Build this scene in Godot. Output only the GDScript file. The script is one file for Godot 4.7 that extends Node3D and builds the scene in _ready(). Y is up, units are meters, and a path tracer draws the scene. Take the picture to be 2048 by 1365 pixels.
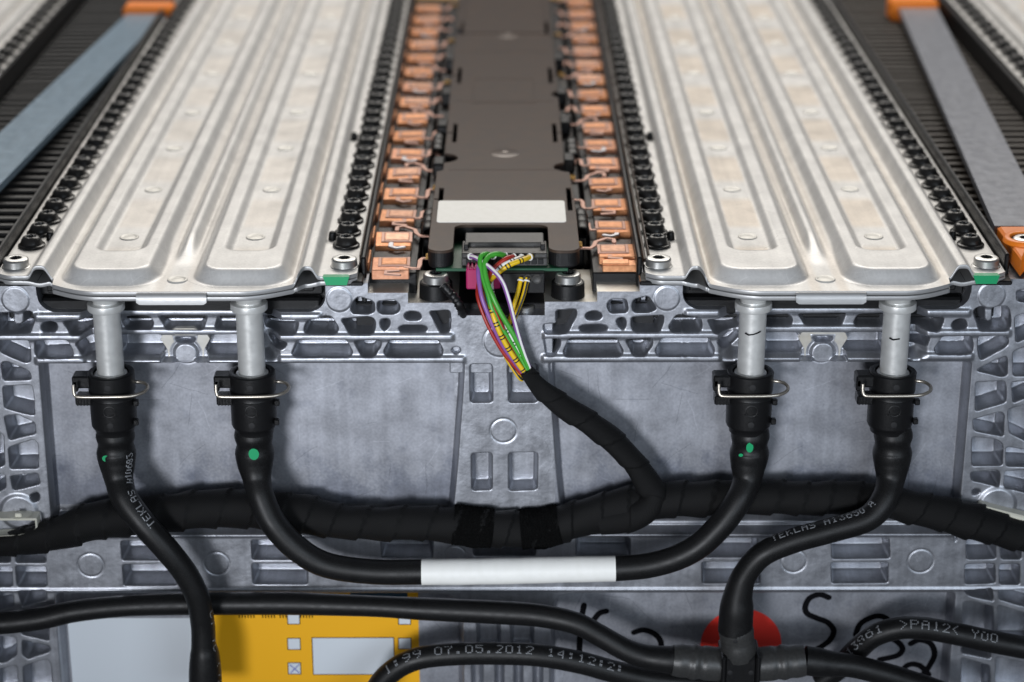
extends Node3D
# A traction battery seen from its front end. Lengths in this script are millimetres and become metres when a mesh is committed (K).
const K := 0.001
var M := {}
var rng := RandomNumberGenerator.new()

# ---------------------------------------------------------------- mesh builder
class MB:
	var p := PackedVector3Array()
	var n := PackedVector3Array()
	var c := PackedColorArray()
	var uv := PackedVector2Array()
	var ix := PackedInt32Array()
	var colored := false

	func tri(a: Vector3, b: Vector3, d: Vector3, na: Vector3, nb: Vector3, nd: Vector3) -> void:
		var g := (b - a).cross(d - a)
		var i := p.size()
		if g.dot(na + nb + nd) > 0.0:
			p.append_array([a, d, b]); n.append_array([na, nd, nb])
		else:
			p.append_array([a, b, d]); n.append_array([na, nb, nd])
		for k in 3:
			uv.append(Vector2(p[i + k].x + p[i + k].z, p[i + k].y + p[i + k].z) * 0.01)
			c.append(Color.WHITE)
		ix.append_array([i, i + 1, i + 2])

	func face(pts: Array, away: Vector3) -> void:   # convex flat face, turned away from the point «away»
		var nn: Vector3 = (pts[1] - pts[0]).cross(pts[2] - pts[0]).normalized()
		var mid := Vector3.ZERO
		for q in pts: mid += q
		mid /= pts.size()
		if nn.dot(mid - away) < 0.0: nn = -nn
		for k in range(1, pts.size() - 1): tri(pts[0], pts[k], pts[k + 1], nn, nn, nn)

	func grid(P: PackedVector3Array, nu: int, nv: int, flip := false, wrap := false, cols := PackedColorArray(), uvs := PackedVector2Array()) -> void:
		# nv rows of nu points; normal = du x dv (flip turns it over)
		var b := p.size()
		var s := -1.0 if flip else 1.0
		for j in nv:
			var j0 := maxi(j - 1, 0) * nu
			var j1 := mini(j + 1, nv - 1) * nu
			for i in nu:
				var i0 := i - 1
				var i1 := i + 1
				if wrap:
					if i0 < 0: i0 = nu - 2
					if i1 >= nu: i1 = 1
				else:
					i0 = maxi(i0, 0); i1 = mini(i1, nu - 1)
				var nn := (P[j * nu + i1] - P[j * nu + i0]).cross(P[j1 + i] - P[j0 + i])
				n.append(nn.normalized() * s)
		p.append_array(P)
		if cols.size():
			c.append_array(cols); colored = true
		else:
			var w := PackedColorArray(); w.resize(P.size()); w.fill(Color.WHITE); c.append_array(w)
		if uvs.size(): uv.append_array(uvs)
		else:
			var u0 := PackedVector2Array(); u0.resize(P.size())
			for k in P.size(): u0[k] = Vector2(P[k].x, P[k].z + P[k].y) * 0.01
			uv.append_array(u0)
		for j in nv - 1:
			for i in nu - 1:
				var a := b + j * nu + i
				if flip: ix.append_array([a, a + 1, a + nu, a + 1, a + nu + 1, a + nu])
				else: ix.append_array([a, a + nu, a + 1, a + 1, a + nu, a + nu + 1])

	func box(o: Vector3, s: Vector3, ch := 0.3, B := Basis()) -> void:
		var h := s * 0.5
		ch = minf(ch, minf(h.x, minf(h.y, h.z)) * 0.9)
		var q := {}
		for sx in [-1, 1]:
			for sy in [-1, 1]:
				for sz in [-1, 1]:
					var base := Vector3(sx * h.x, sy * h.y, sz * h.z)
					for ax in 3:
						var w := base
						for k in 3:
							if k != ax: w[k] -= signf(base[k]) * ch
						q[[sx, sy, sz, ax]] = o + B * w
		for ax in 3:
			var a1 := (ax + 1) % 3
			var a2 := (ax + 2) % 3
			for sa in [-1, 1]:
				var pts := []
				for pr in [[-1, -1], [1, -1], [1, 1], [-1, 1]]:
					var k := [0, 0, 0]
					k[ax] = sa; k[a1] = pr[0]; k[a2] = pr[1]
					pts.append(q[[k[0], k[1], k[2], ax]])
				face(pts, o)
			for s1 in [-1, 1]:
				for s2 in [-1, 1]:
					var k := [0, 0, 0]
					k[a1] = s1; k[a2] = s2
					var l := k.duplicate(); var r := k.duplicate()
					l[ax] = -1; r[ax] = 1
					face([q[[l[0], l[1], l[2], a1]], q[[r[0], r[1], r[2], a1]], q[[r[0], r[1], r[2], a2]], q[[l[0], l[1], l[2], a2]]], o)
		for sx in [-1, 1]:
			for sy in [-1, 1]:
				for sz in [-1, 1]:
					face([q[[sx, sy, sz, 0]], q[[sx, sy, sz, 1]], q[[sx, sy, sz, 2]]], o)

	func hexa(t: Array, down: Vector3) -> void:   # a slab: four top corners and how far it goes down
		var mid: Vector3 = (t[0] + t[1] + t[2] + t[3]) * 0.25 + down * 0.5
		var l := []
		for q in t: l.append(q + down)
		face(t, mid); face(l, mid)
		for k in 4: face([t[k], t[(k + 1) % 4], l[(k + 1) % 4], l[k]], mid)

	func lathe(prof: Array, o: Vector3, seg := 24, B := Basis(), lobes := 0, dent := 0.0) -> void:
		# prof: [r, y] or [r, y, 1] for rings with lobes; sharp corners by repeating a point
		var runs := [[prof[0]]]
		for k in range(1, prof.size()):
			if prof[k][0] == prof[k - 1][0] and prof[k][1] == prof[k - 1][1]: runs.append([prof[k]])
			else: runs[-1].append(prof[k])
		for run in runs:
			var P := PackedVector3Array()
			for q in run:
				for i in seg + 1:
					var t := TAU * (i % seg) / seg
					var r: float = q[0]
					if q.size() > 2: r *= 1.0 - dent * (0.5 + 0.5 * cos(lobes * t))
					P.append(o + B * Vector3(r * cos(t), q[1], -r * sin(t)))
			grid(P, seg + 1, run.size(), false, true)

	func prism(outline: PackedVector2Array, y0: float, y1: float, ch := 0.4, B := Basis(), o := Vector3.ZERO) -> void:
		# outline in (x, z) becomes a slab between heights y0 and y1, its upper rim chamfered
		var poly := outline
		if Geometry2D.is_polygon_clockwise(poly): poly = poly.duplicate(); poly.reverse()
		var m := poly.size()
		var inner := PackedVector2Array()
		for k in m:
			var d0 := (poly[k] - poly[(k + m - 1) % m]).normalized()
			var d1 := (poly[(k + 1) % m] - poly[k]).normalized()
			var n0 := Vector2(-d0.y, d0.x); var n1 := Vector2(-d1.y, d1.x)
			var bi := (n0 + n1)
			bi = bi / maxf(bi.length_squared() * 0.5, 0.35)
			inner.append(poly[k] + bi * ch)
		var up := B * Vector3.UP
		var tr := Geometry2D.triangulate_polygon(inner)
		for k in range(0, tr.size(), 3):
			var a := inner[tr[k]]; var b2 := inner[tr[k + 1]]; var d := inner[tr[k + 2]]
			tri(o + B * Vector3(a.x, y1, a.y), o + B * Vector3(b2.x, y1, b2.y), o + B * Vector3(d.x, y1, d.y), up, up, up)
		for k in m:
			var l := (k + 1) % m
			var dd := (poly[l] - poly[k])
			if dd.length() < 0.0001: continue
			dd = dd.normalized()
			var out := B * Vector3(dd.y, 0, -dd.x)
			var sl := (out + up).normalized()
			var a0 := o + B * Vector3(poly[k].x, y0, poly[k].y); var a1 := o + B * Vector3(poly[l].x, y0, poly[l].y)
			var b0 := o + B * Vector3(poly[k].x, y1 - ch, poly[k].y); var b1 := o + B * Vector3(poly[l].x, y1 - ch, poly[l].y)
			var c0 := o + B * Vector3(inner[k].x, y1, inner[k].y); var c1 := o + B * Vector3(inner[l].x, y1, inner[l].y)
			tri(a0, a1, b1, out, out, out); tri(a0, b1, b0, out, out, out)
			tri(b0, b1, c1, sl, sl, sl); tri(b0, c1, c0, sl, sl, sl)

	func stroke(pts: Array, w: float, h: float, B := Basis(), o := Vector3.ZERO, ch := 0.0) -> void:
		# a flat bar of width w along 2D points, thickness h above the plane of B's x and z
		var m := pts.size()
		var L := []; var Rr := []
		for k in m:
			var d: Vector2 = (pts[mini(k + 1, m - 1)] - pts[maxi(k - 1, 0)]).normalized()
			var s := Vector2(-d.y, d.x) * w * 0.5
			L.append(pts[k] + s); Rr.append(pts[k] - s)
		var outl := PackedVector2Array()
		for k in m: outl.append(L[k])
		for k in 4:
			var d2: Vector2 = (pts[m - 1] - pts[m - 2]).normalized()
			outl.append(pts[m - 1] + d2.rotated(PI / 2 - PI * (k + 1) / 5.0) * w * 0.5)
		for k in range(m - 1, -1, -1): outl.append(Rr[k])
		for k in 4:
			var d3: Vector2 = (pts[0] - pts[1]).normalized()
			outl.append(pts[0] + d3.rotated(PI / 2 - PI * (k + 1) / 5.0) * w * 0.5)
		prism(outl, 0.0, h, ch if ch > 0.0 else h * 0.3, B, o)

	func mesh(origin: Vector3) -> ArrayMesh:
		var q := PackedVector3Array(); q.resize(p.size())
		for k in p.size(): q[k] = (p[k] - origin) * 0.001
		var a := []
		a.resize(Mesh.ARRAY_MAX)
		a[Mesh.ARRAY_VERTEX] = q; a[Mesh.ARRAY_NORMAL] = n; a[Mesh.ARRAY_TEX_UV] = uv; a[Mesh.ARRAY_INDEX] = ix
		if colored: a[Mesh.ARRAY_COLOR] = c
		var m := ArrayMesh.new()
		m.add_surface_from_arrays(Mesh.PRIMITIVE_TRIANGLES, a)
		return m


# ---------------------------------------------------------------- scene helpers
var taken := {}
func numbered(called: String) -> String:
	var k: int = taken.get(called, 0)
	taken[called] = k + 1
	return called if k == 0 else "%s_%03d" % [called, k]

func thing(called: String, label: String, category: String, at := Vector3.ZERO, group := "") -> Node3D:
	var o := Node3D.new()
	o.name = numbered(called)
	add_child(o)
	o.position = at * K
	o.set_meta("label", label); o.set_meta("category", category); o.set_meta("at", at)
	if group: o.set_meta("group", group)
	return o

func origin_of(n: Node) -> Vector3:
	while n != null and n != self:
		if n.has_meta("at"): return n.get_meta("at")
		n = n.get_parent()
	return Vector3.ZERO

func part(called: String, mb: MB, m: Material, parent: Node, label := "") -> MeshInstance3D:
	var o := MeshInstance3D.new()
	o.name = called
	o.mesh = mb.mesh(origin_of(parent))
	o.material_override = m
	parent.add_child(o, true)
	if label: o.set_meta("label", label)
	return o

func stamp(called: String, me: Mesh, m: Material, parent: Node, at: Vector3, turn := 0.0) -> MeshInstance3D:   # a shared mesh put at a place (mm)
	var o := MeshInstance3D.new()
	o.name = called
	o.mesh = me
	o.material_override = m
	o.position = (at - origin_of(parent)) * K
	o.rotation.y = turn
	parent.add_child(o, true)
	return o

func single(called: String, mb: MB, m: Material, label: String, category: String, group := "", at := Vector3.ZERO) -> MeshInstance3D:
	var o := MeshInstance3D.new()
	o.name = numbered(called)
	o.mesh = mb.mesh(at)
	o.position = at * K
	o.material_override = m
	add_child(o)
	o.set_meta("label", label); o.set_meta("category", category); o.set_meta("at", at)
	if group: o.set_meta("group", group)
	return o

func noise_tex(freq: float, kind: int, a: Color, b: Color, size := 512, octaves := 4, sd := 1, bias := 0.0, gain := 1.0) -> ImageTexture:
	var f := FastNoiseLite.new()
	f.noise_type = kind; f.frequency = freq; f.fractal_octaves = octaves; f.seed = sd
	var g := f.get_seamless_image(size, size)
	g.convert(Image.FORMAT_L8)
	var d := g.get_data()
	var w := PackedByteArray(); w.resize(size * size * 3)
	for k in d.size():
		var t := clampf((d[k] / 255.0 - 0.5) * gain + 0.5 + bias, 0, 1)
		w[k * 3] = int(lerpf(a.r, b.r, t) * 255); w[k * 3 + 1] = int(lerpf(a.g, b.g, t) * 255); w[k * 3 + 2] = int(lerpf(a.b, b.b, t) * 255)
	return ImageTexture.create_from_image(Image.create_from_data(size, size, false, Image.FORMAT_RGB8, w))

func worn_tex(sd: int, gain := 1.0) -> ImageTexture:   # cast metal: faint clouds, grain, fine streaks and scratches
	var n := 1024
	var lay := []
	for q in [[0.008, 5], [0.11, 2], [0.03, 4]]:
		var f := FastNoiseLite.new()
		f.noise_type = FastNoiseLite.TYPE_SIMPLEX; f.frequency = q[0]; f.fractal_octaves = q[1]; f.seed = sd + lay.size()
		var g := f.get_seamless_image(n, n)
		g.convert(Image.FORMAT_L8)
		lay.append(g.get_data())
	var a: PackedByteArray = lay[0]; var b: PackedByteArray = lay[1]; var c: PackedByteArray = lay[2]
	var w := PackedByteArray(); w.resize(n * n * 3)
	for y in n:
		for x in n:
			var k := y * n + x
			var v := (a[k] - 128.0) * 0.16 + (b[k] - 128.0) * 0.09 + (c[(y >> 5) * n + x] - 128.0) * 0.10
			if c[k] < 42: v -= (42.0 - c[k]) * 0.7
			v = 205.0 + v * gain
			var u := clampi(int(v), 60, 252)
			w[k * 3] = u; w[k * 3 + 1] = u; w[k * 3 + 2] = mini(u + 1, 255)
	var r := RandomNumberGenerator.new()
	r.seed = sd
	for s in 160:
		var p := Vector2(r.randf() * n, r.randf() * n)
		var d := Vector2.from_angle(r.randf() * TAU)
		var up := 26.0 if r.randf() < 0.6 else -40.0
		for t in r.randi_range(10, 90):
			p += d; d = d.rotated(r.randf_range(-0.05, 0.05))
			var k := posmod(int(p.y), n) * n + posmod(int(p.x), n)
			for e in 3: w[k * 3 + e] = clampi(w[k * 3 + e] + int(up), 30, 255)
	return ImageTexture.create_from_image(Image.create_from_data(n, n, false, Image.FORMAT_RGB8, w))

func mat(c: Color, rough := 0.5, metal := 0.0, spec := 0.5) -> StandardMaterial3D:
	var m := StandardMaterial3D.new()
	m.albedo_color = c.linear_to_srgb()
	m.roughness = rough; m.metallic = metal; m.metallic_specular = spec
	return m

func tri_map(m: StandardMaterial3D, scale: float, albedo: Texture2D, rough: Texture2D = null, bump: Texture2D = null, depth := 0.0) -> void:
	m.uv1_triplanar = true
	m.uv1_scale = Vector3.ONE * scale
	if albedo: m.albedo_texture = albedo
	if rough: m.roughness_texture = rough; m.roughness_texture_channel = BaseMaterial3D.TEXTURE_CHANNEL_RED
	if bump:
		m.heightmap_enabled = true; m.heightmap_texture = bump; m.heightmap_scale = depth

func make_materials() -> void:
	var W := Color.WHITE
	var fine := noise_tex(0.06, FastNoiseLite.TYPE_SIMPLEX, Color(0.35, 0.35, 0.35), W, 512, 4, 3)
	var grain := noise_tex(0.25, FastNoiseLite.TYPE_SIMPLEX, Color(0.2, 0.2, 0.2), W, 512, 3, 9)
	var cloud := worn_tex(5, 0.8)
	var dust := noise_tex(0.16, FastNoiseLite.TYPE_SIMPLEX, Color(0.13, 0.13, 0.13), W, 1024, 3, 71, -0.43, 2.6)
	var smudge := noise_tex(0.02, FastNoiseLite.TYPE_SIMPLEX, Color(0.78, 0.78, 0.78), W, 512, 5, 11, 0.1, 1.2)
	var warm := noise_tex(0.008, FastNoiseLite.TYPE_SIMPLEX, Color(0.95, 0.93, 0.89), Color(1, 1, 1), 512, 5, 21, 0.05, 1.2)
	var m := mat(Color(0.64, 0.66, 0.71), 0.47, 0.88)
	tri_map(m, 7.0, cloud, smudge, fine, 0.008); M.cast = m
	m = mat(Color(0.56, 0.575, 0.625), 0.55, 0.75)
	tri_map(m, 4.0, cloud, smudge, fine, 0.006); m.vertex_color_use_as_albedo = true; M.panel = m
	m = mat(Color(0.60, 0.585, 0.55), 0.45, 0.5)
	tri_map(m, 14.0, warm, smudge); M.machined = m
	m = mat(Color(1.0, 0.985, 0.95), 0.47, 0.3)
	tri_map(m, 4.0, worn_tex(57, 0.5), smudge, grain, 0.004); m.vertex_color_use_as_albedo = true; M.plate = m
	m = mat(Color(0.40, 0.40, 0.40), 0.45, 0.5)
	tri_map(m, 30.0, null, smudge, grain, 0.003); M.edge = m
	m = mat(Color(0.74, 0.74, 0.72), 0.42, 0.5)
	tri_map(m, 22.0, noise_tex(0.02, FastNoiseLite.TYPE_SIMPLEX, Color(0.9, 0.9, 0.9), W, 256, 4, 4), smudge, grain, 0.002); M.pipe = m
	M.rivet = mat(Color(0.52, 0.51, 0.48), 0.5, 0.4)
	M.steel = mat(Color(0.45, 0.45, 0.44), 0.38, 0.9)
	M.socket = mat(Color(0.03, 0.03, 0.03), 0.4, 0.6)
	m = mat(Color(0.014, 0.013, 0.012), 0.33, 0.0, 0.5)
	tri_map(m, 60.0, null, smudge); M.blackened = m
	m = mat(Color(0.006, 0.006, 0.0065), 0.42, 0.0, 0.4)
	tri_map(m, 40.0, null, smudge, grain, 0.006); M.plastic = m
	m = mat(Color(0.02, 0.02, 0.021), 0.55)
	tri_map(m, 30.0, smudge, null, grain, 0.006); M.rib = m
	m = mat(Color(0.075, 0.06, 0.048), 0.5)
	tri_map(m, 30.0, smudge, null, grain, 0.006); M.rib_brown = m
	m = mat(Color(0.042, 0.042, 0.044), 0.5, 0.0, 0.4)
	tri_map(m, 11.0, dust, smudge, grain, 0.003); M.rubber = m
	m = mat(Color(0.042, 0.042, 0.041), 0.36, 0.0, 0.5)
	tri_map(m, 50.0, smudge, null, grain, 0.004); M.rubber_worn = m
	m = mat(Color(0.085, 0.060, 0.046), 0.30, 0.3, 0.5)
	tri_map(m, 9.0, noise_tex(0.012, FastNoiseLite.TYPE_SIMPLEX, Color(0.90, 0.92, 0.95), Color(1.0, 0.98, 0.95), 512, 5, 31, 0, 1.0)); M.cover = m
	m = mat(Color(0.87, 0.42, 0.21), 0.40, 0.55)
	tri_map(m, 40.0, noise_tex(0.02, FastNoiseLite.TYPE_SIMPLEX, Color(0.88, 0.84, 0.82), W, 256, 4, 17, 0.1, 1.2), smudge, grain, 0.002); M.copper = m
	for q in [["copper_dull", Color(0.70, 0.35, 0.21), 0.48], ["copper_pale", Color(0.93, 0.54, 0.36), 0.36], ["copper_dark", Color(0.80, 0.36, 0.16), 0.42]]:
		var c2: StandardMaterial3D = m.duplicate()
		c2.albedo_color = (q[1] as Color).linear_to_srgb(); c2.roughness = q[2]
		M[q[0]] = c2
	M.trace = mat(Color(0.46, 0.27, 0.21), 0.42, 0.5)
	M.gold = mat(Color(0.8, 0.5, 0.16), 0.3, 0.9)
	M.tin = mat(Color(0.6, 0.58, 0.6), 0.35, 0.8)
	m = mat(Color(0.27, 0.39, 0.50), 0.38, 0.2)
	var worn := worn_tex(33, 0.55)
	tri_map(m, 9.0, worn, smudge, fine, 0.006); M.strap = m
	m = mat(Color(0.33, 0.345, 0.39), 0.4, 0.25)
	tri_map(m, 9.0, worn, smudge, fine, 0.006); M.strap_grey = m
	M.orange = mat(Color(0.86, 0.22, 0.012), 0.42)
	M.green_paint = mat(Color(0.0, 0.30, 0.11), 0.45)
	m = mat(Color(0.88, 0.875, 0.84), 0.5)
	tri_map(m, 20.0, noise_tex(0.03, FastNoiseLite.TYPE_SIMPLEX, Color(0.975, 0.975, 0.97), W, 256, 4, 51)); M.label = m
	M.paper = mat(Color(0.62, 0.66, 0.70), 0.6)
	M.cream = mat(Color(0.66, 0.64, 0.54), 0.5)
	m = mat(Color(0.86, 0.42, 0.0), 0.5)
	M.yellow = m
	M.red = mat(Color(0.82, 0.03, 0.016), 0.55)
	M.ink = mat(Color(0.004, 0.004, 0.005), 0.8, 0.0, 0.15)
	M.brown = mat(Color(0.20, 0.075, 0.035), 0.3, 0.4)
	M.pen = mat(Color(0.05, 0.08, 0.4), 0.5)
	M.navy = mat(Color(0.01, 0.05, 0.09), 0.5)
	M.print_white = mat(Color(0.30, 0.31, 0.33), 0.6)
	M.pcb = mat(Color(0.012, 0.075, 0.035), 0.4)
	M.magenta = mat(Color(0.42, 0.02, 0.12), 0.45)
	m = mat(Color(0.055, 0.053, 0.05), 0.45)
	tri_map(m, 60.0, smudge, null, grain, 0.006); M.connector = m
	M.void = mat(Color(0.006, 0.006, 0.007), 0.7)
	for w in [["w_green", Color(0.05, 0.33, 0.03)], ["w_violet", Color(0.24, 0.09, 0.33)], ["w_red", Color(0.34, 0.02, 0.012)], ["w_yellow", Color(0.72, 0.47, 0.01)], ["w_white", Color(0.75, 0.75, 0.72)], ["w_blue", Color(0.03, 0.08, 0.28)], ["w_orange", Color(0.8, 0.3, 0.01)], ["w_black", Color(0.012, 0.012, 0.012)]]:
		M[w[0]] = mat(w[1], 0.38)
	# woven tape: fine diagonal threads
	var im := Image.create(256, 256, false, Image.FORMAT_RGB8)
	for y in 256:
		for x in 256:
			var s := 0.5 + 0.5 * sin(TAU * (x + y) / 16.0)
			var t := 0.5 + 0.5 * sin(TAU * (y - x * 0.5) / 8.0)
			var g := 0.35 + 0.65 * s * (0.55 + 0.45 * t)
			im.set_pixel(x, y, Color(g, g, g))
	var weave := ImageTexture.create_from_image(im)
	m = mat(Color(0.012, 0.012, 0.0125), 0.62, 0.0, 0.32)
	m.albedo_texture = weave; m.heightmap_enabled = true; m.heightmap_texture = weave; m.heightmap_scale = 0.03
	m.uv1_scale = Vector3(1, 1, 1); M.tape = m
	m = mat(Color(0.019, 0.019, 0.019), 0.95, 0.0, 0.2)
	tri_map(m, 60.0, noise_tex(0.12, FastNoiseLite.TYPE_SIMPLEX, Color(0.1, 0.1, 0.1), W, 256, 3, 61, 0, 2.0), null, noise_tex(0.12, FastNoiseLite.TYPE_SIMPLEX, Color.BLACK, W, 256, 3, 61, 0, 2.0), 0.12); M.fleece = m

# ---------------------------------------------------------------- tubes
func cat(a: Vector3, b: Vector3, c: Vector3, d: Vector3, t: float) -> Vector3:
	return b.cubic_interpolate(c, a, d, t)

func sweep(mb: MB, pts: Array, rad: Array, seg := 20, sub := 8, fun = null, cap := true, wide := 1.0) -> Dictionary:
	# a tube through the points; fun(s, angle, r) may change the radius; returns the centre line for lettering
	var C := []; var Rd := []
	var m := pts.size()
	for k in m - 1:
		var a: Vector3 = pts[maxi(k - 1, 0)]; var b: Vector3 = pts[k]; var c: Vector3 = pts[k + 1]; var d: Vector3 = pts[mini(k + 2, m - 1)]
		var ra: float = rad[maxi(k - 1, 0)]; var rb: float = rad[k]; var rc: float = rad[k + 1]; var rd: float = rad[mini(k + 2, m - 1)]
		for j in sub + (1 if k == m - 2 else 0):
			var t := float(j) / sub
			C.append(cat(a, b, c, d, t)); Rd.append(cubic_interpolate(rb, rc, ra, rd, t))
	var T := []; var S := [0.0]
	for k in C.size():
		T.append((C[mini(k + 1, C.size() - 1)] - C[maxi(k - 1, 0)]).normalized())
		if k: S.append(S[k - 1] + C[k].distance_to(C[k - 1]))
	var nn: Vector3 = Vector3.BACK - T[0] * T[0].dot(Vector3.BACK)
	if nn.length() < 0.1: nn = Vector3.UP - T[0] * T[0].dot(Vector3.UP)
	nn = nn.normalized()
	var P := PackedVector3Array(); var U := PackedVector2Array()
	for k in C.size():
		nn = (nn - T[k] * T[k].dot(nn)).normalized()
		var bb: Vector3 = T[k].cross(nn)
		for i in seg + 1:
			var an := TAU * (i % seg) / seg
			var r: float = Rd[k]
			if fun != null: r = fun.call(S[k], an, r)
			P.append(C[k] + (nn * cos(an) + bb * sin(an) * wide) * r)
			U.append(Vector2(S[k] / 20.0, float(i) / seg * 3.0))
	mb.grid(P, seg + 1, C.size(), false, true, PackedColorArray(), U)
	if cap:
		for e in [0, C.size() - 1]:
			var pts2 := []
			for i in seg: pts2.append(P[e * (seg + 1) + i])
			mb.face(pts2, C[e] + T[e] * (1.0 if e == 0 else -1.0))
	return {"c": C, "t": T, "s": S, "r": Rd}

func fill(n: int, r: float) -> Array:
	var a := []
	a.resize(n); a.fill(r)
	return a

# ---------------------------------------------------------------- dot-matrix lettering on hoses
const FONT := {
	"0": "0e11111111110e", "1": "040c040404040e", "2": "0e11010204081f", "3": "1f02040201110e", "4": "02060a121f0202", "5": "1f101e0101110e", "6": "06081e1111110e", "7": "1f010204040404", "8": "0e11110e11110e", "9": "0e11110f01020c",
	"A": "0e11111f111111", "T": "1f040404040404", "E": "1f10101e10101f", "K": "11121418141211", "L": "1010101010101f", "S": "0f10100e01011e", "H": "1111111f111111", "P": "1e11111e101010", "Y": "11110a04040404", "C": "0e11101010110e", "I": "0e04040404040e",
	".": "00000000000c0c", ":": "000c0c000c0c00", ">": "08040201020408", "<": "02040810080402", " ": "00000000000000"}

func at_length(h: Dictionary, s: float) -> Array:
	var S: Array = h.s
	var k := clampi(S.bsearch(s), 1, S.size() - 1)
	var t := clampf((s - S[k - 1]) / maxf(S[k] - S[k - 1], 0.0001), 0, 1)
	return [h.c[k - 1].lerp(h.c[k], t), h.t[k - 1].lerp(h.t[k], t).normalized(), lerpf(h.r[k - 1], h.r[k], t)]

func lettering(parent: Node, h: Dictionary, text: String, s0: float, dirn: float, face: Vector3, rowp := 0.52, colp := 0.78, drop := 0.0) -> void:
	var mb := MB.new()
	var s := s0
	for ch in text:
		var code: String = FONT.get(ch, FONT[" "])
		for row in 7:
			var bits := code.substr(row * 2, 2).hex_to_int()
			for col in 5:
				if bits & (16 >> col) == 0 or rng.randf() < drop: continue
				var q := at_length(h, s + dirn * col * colp)
				var t: Vector3 = q[1]
				var nn: Vector3 = (face - t * t.dot(face)).normalized()
				var bb := t.cross(nn) * -dirn
				var an: float = (3.0 - row) * rowp / q[2]
				var d := nn * cos(an) + bb * sin(an)
				var w := t * 0.30; var l := (bb * cos(an) - nn * sin(an)) * 0.22
				var o: Vector3 = q[0] + d * (q[2] + 0.09)
				mb.tri(o - w - l, o + w - l, o + w + l, d, d, d); mb.tri(o - w - l, o + w + l, o - w + l, d, d, d)
		s += dirn * colp * 6.6
	part("printed_lettering", mb, M.print_white, parent)

# ---------------------------------------------------------------- the casting's relief: a height field of its front face
const HX := -285.0
const HY := -245.0
const HS := 0.4
const HW := 1426
const HH := 626
var H := PackedFloat32Array()

func carve(poly: Array, floor_z: float, wall := 2.2, rnd := 3.0, wider := 0.0) -> void:   # a convex pocket (or boss) with drafted walls and rounded corners
	var m := poly.size() / 2
	var area := 0.0
	for k in m:
		var l := (k + 1) % m
		area += poly[k * 2] * poly[l * 2 + 1] - poly[l * 2] * poly[k * 2 + 1]
	var sg := 1.0 if area > 0 else -1.0
	var ex := PackedFloat32Array(); var ey := PackedFloat32Array(); var ec := PackedFloat32Array()
	var x0 := 1e9; var x1 := -1e9; var y0 := 1e9; var y1 := -1e9
	for k in m:
		var l := (k + 1) % m
		var dx: float = poly[l * 2] - poly[k * 2]; var dy: float = poly[l * 2 + 1] - poly[k * 2 + 1]
		var le := sqrt(dx * dx + dy * dy)
		ex.append(dy / le * sg); ey.append(-dx / le * sg)
		ec.append(-(ex[k] * poly[k * 2] + ey[k] * poly[k * 2 + 1]))
		x0 = minf(x0, poly[k * 2]); x1 = maxf(x1, poly[k * 2]); y0 = minf(y0, poly[k * 2 + 1]); y1 = maxf(y1, poly[k * 2 + 1])
	var i0 := maxi(int((x0 - HX) / HS) - 3, 0); var i1 := mini(int((x1 - HX) / HS) + 4, HW - 1)
	var j0 := maxi(int((y0 - HY) / HS) - 3, 0); var j1 := mini(int((y1 - HY) / HS) + 4, HH - 1)
	for j in range(j0, j1 + 1):
		var y := HY + j * HS
		for i in range(i0, i1 + 1):
			var x := HX + i * HS
			var d := ex[0] * x + ey[0] * y + ec[0]
			for k in range(1, m):
				var e := ex[k] * x + ey[k] * y + ec[k]
				var g := rnd - absf(d - e)
				d = maxf(d, e)
				if g > 0.0: d += g * g / (4.0 * rnd)
			d -= wider
			if d < 0.4:
				var t := clampf((0.4 - d) / wall, 0.0, 1.0)
				# rounded lip, straight drafted wall, small fillet at the floor
				if t < 0.3: t = t * t * 1.961
				elif t > 0.85: t = 1.0 - (1.0 - t) * (1.0 - t) * 3.922
				else: t = 0.1765 + (t - 0.3) * 1.3353
				var at := j * HW + i
				H[at] = lerpf(H[at], floor_z, t)

func disc(cx: float, cy: float, r: float, lift: float, groove := 0.3) -> void:   # an ejector mark: a flat round patch inside a fine ring
	var n := int((r + 3) / HS)
	var ci := int((cx - HX) / HS); var cj := int((cy - HY) / HS)
	for j in range(maxi(cj - n, 0), mini(cj + n, HH - 1) + 1):
		for i in range(maxi(ci - n, 0), mini(ci + n, HW - 1) + 1):
			var d := Vector2(HX + i * HS - cx, HY + j * HS - cy).length()
			var at := j * HW + i
			if lift != 0.0 and d < r + 0.8: H[at] = lerpf(H[at], lift, clampf((r + 0.8 - d) / 1.2, 0, 1))
			H[at] -= groove * exp(-pow((d - r) / 0.45, 2))

func round_boss(cx: float, cy: float, r: float, z: float, wall := 1.5) -> void:
	var poly := []
	for k in 16: poly.append_array([cx + r * cos(TAU * k / 16), cy + r * sin(TAU * k / 16)])
	carve(poly, z, wall, 1.0)

func hz(x: float, y: float) -> float:
	var fx := clampf((x - HX) / HS, 0, HW - 1.001); var fy := clampf((y - HY) / HS, 0, HH - 1.001)
	var i := int(fx); var j := int(fy)
	fx -= i; fy -= j
	var a := j * HW + i
	return lerpf(lerpf(H[a], H[a + 1], fx), lerpf(H[a + HW], H[a + HW + 1], fx), fy)

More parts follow.
